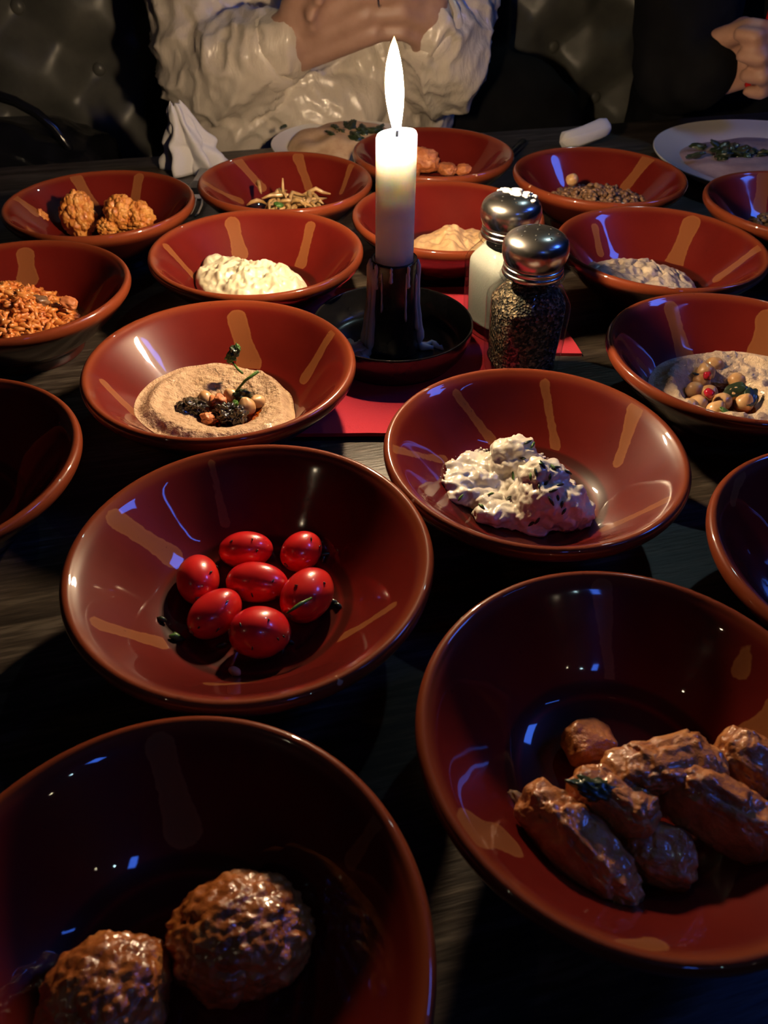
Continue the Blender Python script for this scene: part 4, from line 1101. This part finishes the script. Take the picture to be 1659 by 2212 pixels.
def head(c, face):            # c = centre of the skull, face = forward direction (flat)
    f = V(face).normalized(); s = V((-f.y, f.x, 0)); u = V((0, 0, 1))
    parts = [ell(c + u * .025 - f * .005, (.078, .098, .092)), ell(c - u * .05 + f * .022, (.058, .070, .062)), ell(c - u * .088 + f * .055, (.026, .024, .020)),
             ell(c - u * .020 + f * .098, (.012, .017, .020)), ell(c - u * .030 + f * .104, (.016, .011, .009)), ell(c + u * .022 + f * .078, (.055, .022, .012))]
    for k in (-1, 1):
        parts += [ell(c + s * .079 * k - u * .005 - f * .008, (.010, .018, .030)), ell(c + s * .040 * k - u * .028 + f * .066, (.022, .022, .022))]
    parts += [ell(c - u * .064 + f * .088, (.022, .010, .006)), ell(c - u * .073 + f * .086, (.018, .010, .006))]
    rot = math.atan2(-f.x, f.y)
    out = []
    for v_, f_ in parts:
        out.append((v_, f_))
    return out
def skin_mat(name, c1, c2):
    t = NT(name); f = t.noise(60, 4); t.set(color=t.ramp(f, [(.35, c1), (.65, c2)]), rough=.48)
    t.bump(t.noise(500, 3), .12, .0006); return t.m
M['skin'] = skin_mat('skin', (.34, .19, .14), (.40, .235, .18))
M['skin2'] = skin_mat('skin warm', (.50, .26, .17), (.58, .32, .22))
M['eye'] = plain('eye white', (.7, .68, .64), .2); M['iris'] = plain('iris', (.03, .02, .012), .15); M['lip_c'] = plain('lip', (.42, .13, .11), .4)
M['hair'] = mottled('dark brown hair', (.018, .011, .007), (.045, .028, .016), 120, .45, .6, 400)
def satin_mat():
    t = NT('crinkled ivory satin'); f = t.noise(14, 4)
    t.set(color=t.ramp(f, [(.3, (.56, .49, .42)), (.7, (.68, .61, .53))]), rough=.27, coat=.25, coatr=.2)
    v = t.mapping((1, 1, .45)); t.bump(t.math('ADD', t.noise(70, 3, .5, v, 1.5), t.math('MULTIPLY', t.noise(220, 3, .5, v), .3)), .35, .004); return t.m
M['satin'] = satin_mat()
M['black_cloth'] = mottled('black cloth', (.006, .006, .007), (.010, .010, .011), 40, .9, .2, 300, spec=.15)
M['trouser'] = mottled('dark trousers', (.010, .011, .016), (.016, .017, .022), 40, .85)

def ridge(p): return (1 - abs(noise.noise(p))) ** 4
def wr_satin(c):
    w_ = V((noise.noise(c * 9), noise.noise(c * 9 + V((5, 0, 0))), noise.noise(c * 9 + V((0, 7, 0))))) * .035
    q = c + w_
    fore = sstep(.90, .80, c.z) * sstep(1.06, 1.00, c.y) * sstep(.06, -.02, c.x)      # folds run across the bent sleeve
    a = ridge(V((q.x * 30, q.y * 20, q.z * 7)) + V((3, 1, 2))) * (1 - fore) + ridge(V((q.x * 9 + q.z * 8, q.y * 14, q.z * 26 - q.x * 14))) * fore
    b = ridge(V((q.x * 34 + q.z * 30, q.y * 30, q.z * 22 - q.x * 16)) + V((8, 4, 1)))
    d = ridge(q * 85 + V((1, 9, 3)))
    return .0085 * (a - .35) + .0042 * (b - .3) + .0014 * (d - .3)
def wr_plain(c): return .004 * noise.noise(c * 24) + .003 * (1 - abs(noise.noise(c * 14))) ** 3

def face_details(p, c, f):
    f = V(f).normalized(); s = V((-f.y, f.x, 0)); u = V((0, 0, 1))
    o0 = V(p.location)
    for k in (-1, 1):
        P = c + s * .031 * k + u * .002 + f * .082
        eo = obj('eye', *ell((0, 0, 0), (.0115, .0115, .0095)), M['eye'], p, P - o0)
        obj('iris', *ell((0, 0, 0), (.005, .005, .005)), M['iris'], eo, f * .0085)
    obj('lips', *ell((0, 0, 0), (.021, .007, .0065), (0, 0, math.atan2(f.y, f.x) - PI / 2)), M['lip_c'], p, c - u * .069 + f * .0925 - o0)

# --- person in the ivory blouse
B1 = V((-.075, 1.105, 0))
p1 = empty('person', B1, 'person in a crinkled ivory satin blouse, hands held together behind the candle', 'person', 'people seated on the bench')
FY = V((.10, -1, 0)).normalized()
sh_r, sh_l = V((-.212, 1.115, 1.02)), V((.058, 1.145, 1.02))
el_r = V((-.208, .995, .800)); wr_r = V((-.108, .930, .848)); kn_r = V((-.028, .915, .886))
el_l = V((.060, 1.010, .815)); wr_l = V((.036, .945, .872)); kn_l = V((-.012, .925, .910))
body = [rings([(-.075, 1.12, .46, .15, .11), (-.075, 1.12, .56, .15, .11), (-.075, 1.125, .72, .125, .095), (-.075, 1.125, .86, .140, .105), (-.075, 1.13, .98, .150, .10), (-.075, 1.14, 1.05, .12, .08), (-.075, 1.145, 1.09, .06, .06)]),
        limb((-.075, 1.145, 1.06), (-.075, 1.13, 1.18), .058, .050)]
body += head(V((-.075, 1.12, 1.265)), FY)
body += [limb(sh_r, el_r, .046, .038), limb(el_r, wr_r, .036, .024), limb(sh_l, el_l, .046, .038), limb(el_l, wr_l, .036, .024)]
body += [limb(V((-.075, 1.145, 1.04)), sh_r, .05, .048), limb(V((-.075, 1.145, 1.04)), sh_l, .05, .048)]
body += hand(wr_r, kn_r, (-.1, -.25, 1), ((.95, -.05, .10), (.75, .45, -.35), (.1, .6, -.7)), fr=.0080, thumb_dir=((.5, -.3, .8), (.85, -.2, .4), (1, 0, .1)))
body += hand(wr_l, kn_l, (.1, -.3, 1), ((-.9, -.15, .05), (-.8, -.5, -.3), (-.2, -.4, -.8)), fr=.0078, thumb_dir=((-.5, -.3, .8), (-.85, -.3, .3), (-1, 0, 0)))
fuse('body', body, .0035, M['skin'], p1, 4)
face_details(p1, V((-.075, 1.12, 1.265)), FY)
hair = [ell((-.075, 1.145, 1.30), (.092, .098, .092)), ell((-.075, 1.19, 1.20), (.085, .050, .12)), limb((-.150, 1.15, 1.27), (-.160, 1.15, 1.10), .032, .026), limb((.0, 1.16, 1.27), (.010, 1.165, 1.10), .032, .026)]
fuse('hair', hair, .007, M['hair'], p1, 4, lambda c: .003 * noise.noise(V((c.x * 90, c.y * 90, c.z * 12))))
bl = [rings([(-.075, 1.11, .60, .155, .125), (-.075, 1.11, .70, .155, .128), (-.075, 1.105, .80, .155, .130), (-.075, 1.115, .90, .155, .125), (-.075, 1.125, 1.0, .155, .112), (-.075, 1.138, 1.055, .13, .085), (-.075, 1.145, 1.082, .075, .066)]),
      limb(sh_r, el_r + V((0, 0, .01)), .060, .056, 8, .12), limb(el_r, wr_r.lerp(el_r, .08), .054, .033, 10, .22), limb(sh_l, el_l, .060, .056, 8, .12), limb(el_l, wr_l.lerp(el_l, .1), .052, .031, 10, .15),
      limb(V((-.075, 1.14, 1.03)), sh_r, .06, .058), limb(V((-.075, 1.14, 1.03)), sh_l, .06, .058),
      ell((-.175, 1.00, .755), (.070, .055, .050)), ell((-.09, .985, .775), (.085, .035, .045))]
fuse('blouse', bl, .0038, M['satin'], p1, 4, wr_satin)['label'] = 'crinkled shiny ivory blouse'
for wq, eq, nm in ((wr_r, el_r, 'cuff'), (wr_l, el_l, 'cuff')):
    d = (eq - wq).normalized(); a = wq + d * .006
    ro, ri = .0345, .0285
    cv, cf = lathe([(ri, 0), (ri + .001, .055), (ro + .001, .055), (ro + .0015, .03), (ro, 0), (ri, 0)], 40, lambda a_, z: 1 + .04 * math.sin(3 * a_) + .02 * math.sin(7 * a_))
    q = d.to_track_quat('Z', 'Y').to_matrix()
    obj('cuff', [q @ V(p) for p in cv], cf, M['satin'], p1, a - B1)
tr = [rings([(-.075, 1.12, .455, .17, .13), (-.075, 1.12, .55, .165, .125), (-.075, 1.12, .64, .15, .115)])]
for k in (-1, 1):
    hx = -.075 + .085 * k
    tr += [limb((hx, 1.10, .535), (hx + .02 * k, .72, .535), .078, .060), limb((hx + .02 * k, .72, .535), (hx + .02 * k, .75, .07), .055, .042), limb((hx + .02 * k, .78, .045), (hx + .02 * k, .64, .035), .040, .034)]
fuse('trousers', tr, .009, M['trouser'], p1, 4)
rg = kn_r + V((.018, -.010, .010))
obj('ring', *tube([(.0098 * math.cos(a), .0, .0098 * math.sin(a)) for a in [i * 2 * PI / 16 for i in range(17)]], .0012, 6, False), M['steel'], p1, rg - B1, (0, .2, 1.4))

# --- person in black
B2 = V((.52, 1.235, 0))
p2 = empty('person', B2, 'person in black clothes with a raised hand at the right edge', 'person', 'people seated on the bench')
FY2 = V((-.2, -1, 0)).normalized()
s2r, s2l = V((.365, 1.21, 1.04)), V((.68, 1.27, 1.04))
e2r = V((.345, 1.035, .815)); w2r = at_y(1518, 158, .990); k2r = at_y(1616, 112, .985)
e2l = V((.76, 1.13, .80)); w2l = V((.74, 1.02, .62)); k2l = V((.72, .96, .61))
body = [rings([(.52, 1.25, .46, .15, .11), (.52, 1.25, .72, .14, .10), (.52, 1.25, .86, .15, .11), (.52, 1.25, .98, .155, .10), (.52, 1.255, 1.07, .12, .08), (.52, 1.26, 1.11, .06, .06)]), limb((.52, 1.26, 1.08), (.52, 1.245, 1.20), .058, .050)]
body += head(V((.52, 1.235, 1.285)), FY2)
body += [limb(s2r, e2r, .046, .038), limb(e2r, w2r, .036, .026), limb(s2l, e2l, .046, .038), limb(e2l, w2l, .036, .025), limb((.52, 1.26, 1.06), s2r, .05, .048), limb((.52, 1.26, 1.06), s2l, .05, .048)]
body += hand(w2r, k2r, (-.15, 0, 1), ((.50, -.85, -.05), (-.70, -.65, -.05), (-.75, .60, 0)), fr=.0088, spread=.0175, thumb_dir=((.45, -.65, .35), (.85, -.45, .0), (.9, .1, -.2)))
body += hand(w2l, k2l, (.1, -.4, .9), ((-.9, -.15, -.2), (-.6, -.3, -.7), (.2, -.1, -.9)), fr=.008)
fuse('body', body, .0035, M['skin2'], p2, 4)
face_details(p2, V((.52, 1.235, 1.285)), FY2)
hair = [ell((.525, 1.262, 1.32), (.092, .098, .090)), ell((.53, 1.30, 1.24), (.085, .050, .08))]
fuse('hair', hair, .007, M['hair'], p2, 4, lambda c: .003 * noise.noise(V((c.x * 90, c.y * 90, c.z * 12))))
bl = [rings([(.52, 1.24, .56, .17, .13), (.52, 1.24, .74, .168, .125), (.52, 1.24, .88, .172, .125), (.52, 1.245, 1.0, .170, .112), (.52, 1.252, 1.07, .13, .088), (.52, 1.258, 1.10, .075, .066)]),
      limb(s2r, e2r, .062, .056, 8, .10), limb(e2r, w2r.lerp(e2r, .16), .056, .040, 10, .10), limb(s2l, e2l, .062, .056, 8, .1), limb(e2l, w2l.lerp(e2l, .1), .054, .036, 10, .1), limb((.52, 1.255, 1.05), s2r, .062, .06), limb((.52, 1.255, 1.05), s2l, .062, .06)]
fuse('sweater', bl, .006, M['black_cloth'], p2, 4, wr_plain)
tr = [rings([(.52, 1.25, .455, .17, .13), (.52, 1.25, .55, .165, .125), (.52, 1.25, .60, .15, .115)])]
for k in (-1, 1):
    hx = .52 + .085 * k
    tr += [limb((hx, 1.22, .535), (hx - .05, .86, .535), .078, .060), limb((hx - .05, .86, .535), (hx - .05, .88, .07), .055, .042), limb((hx - .05, .90, .045), (hx - .06, .77, .035), .040, .034)]
fuse('trousers', tr, .009, M['trouser'], p2, 4)
M['red_gloss'] = plain('red plastic', (.55, .012, .012), .3)
rr0 = k2r + V((.004, -.026, 0))
o = obj('red_handle', *tube([rr0 + V((-.004, 0, -.030)), rr0 + V((-.0038, 0, -.028)), rr0, rr0 + V((-.001, 0, .075)), rr0 + V((-.001, 0, .078))], [.002, .0045, .005, .0045, .002], 12), M['red_gloss'])
tag(o, 'slim red handle held in the raised hand at the right edge', 'handle')

# ---------------------------------------------------------------- things on the bench
M['bag'] = mottled('black glossy leather', (.006, .006, .007), (.010, .010, .012), 40, .18, .25, 90, .002)
bg = empty('handbag', (-.47, .985, .450), 'black shiny leather handbag on the bench, far left', 'bag')
v_, f_ = blob((.15, .085, .15), 5, lump(.10, 1.5, .05, 4), 2, .62)
bag = obj('bag_body', [p + V((0, 0, .16)) for p in v_], f_, M['bag'], bg)
obj('strap', *tube([(-.09 + .02 * math.cos(t), -.02, .29 + .09 * math.sin(t)) if False else (.10 * math.cos(t), -.03, .27 + .075 * math.sin(t)) for t in [i * PI / 12 for i in range(13)]], .006, 8), M['bag'], bg)
for x, z in ((-.055, .26), (-.02, .275)):
    obj('buckle', *ell((0, 0, 0), (.005, .003, .005)), M['chrome'], bag, (x, -.083, z))
jk = empty('black_jacket', (-.06, 1.235, .452), 'black jacket draped over the bench behind the person in the blouse', 'jacket')
fuse('jacket_body', [ell((-.075, 1.245, .80), (.245, .055, .36)), ell((.16, 1.215, .62), (.14, .07, .17)), ell((-.26, 1.215, .64), (.09, .06, .19))], .008, M['black_cloth'], jk, 4, wr_plain)
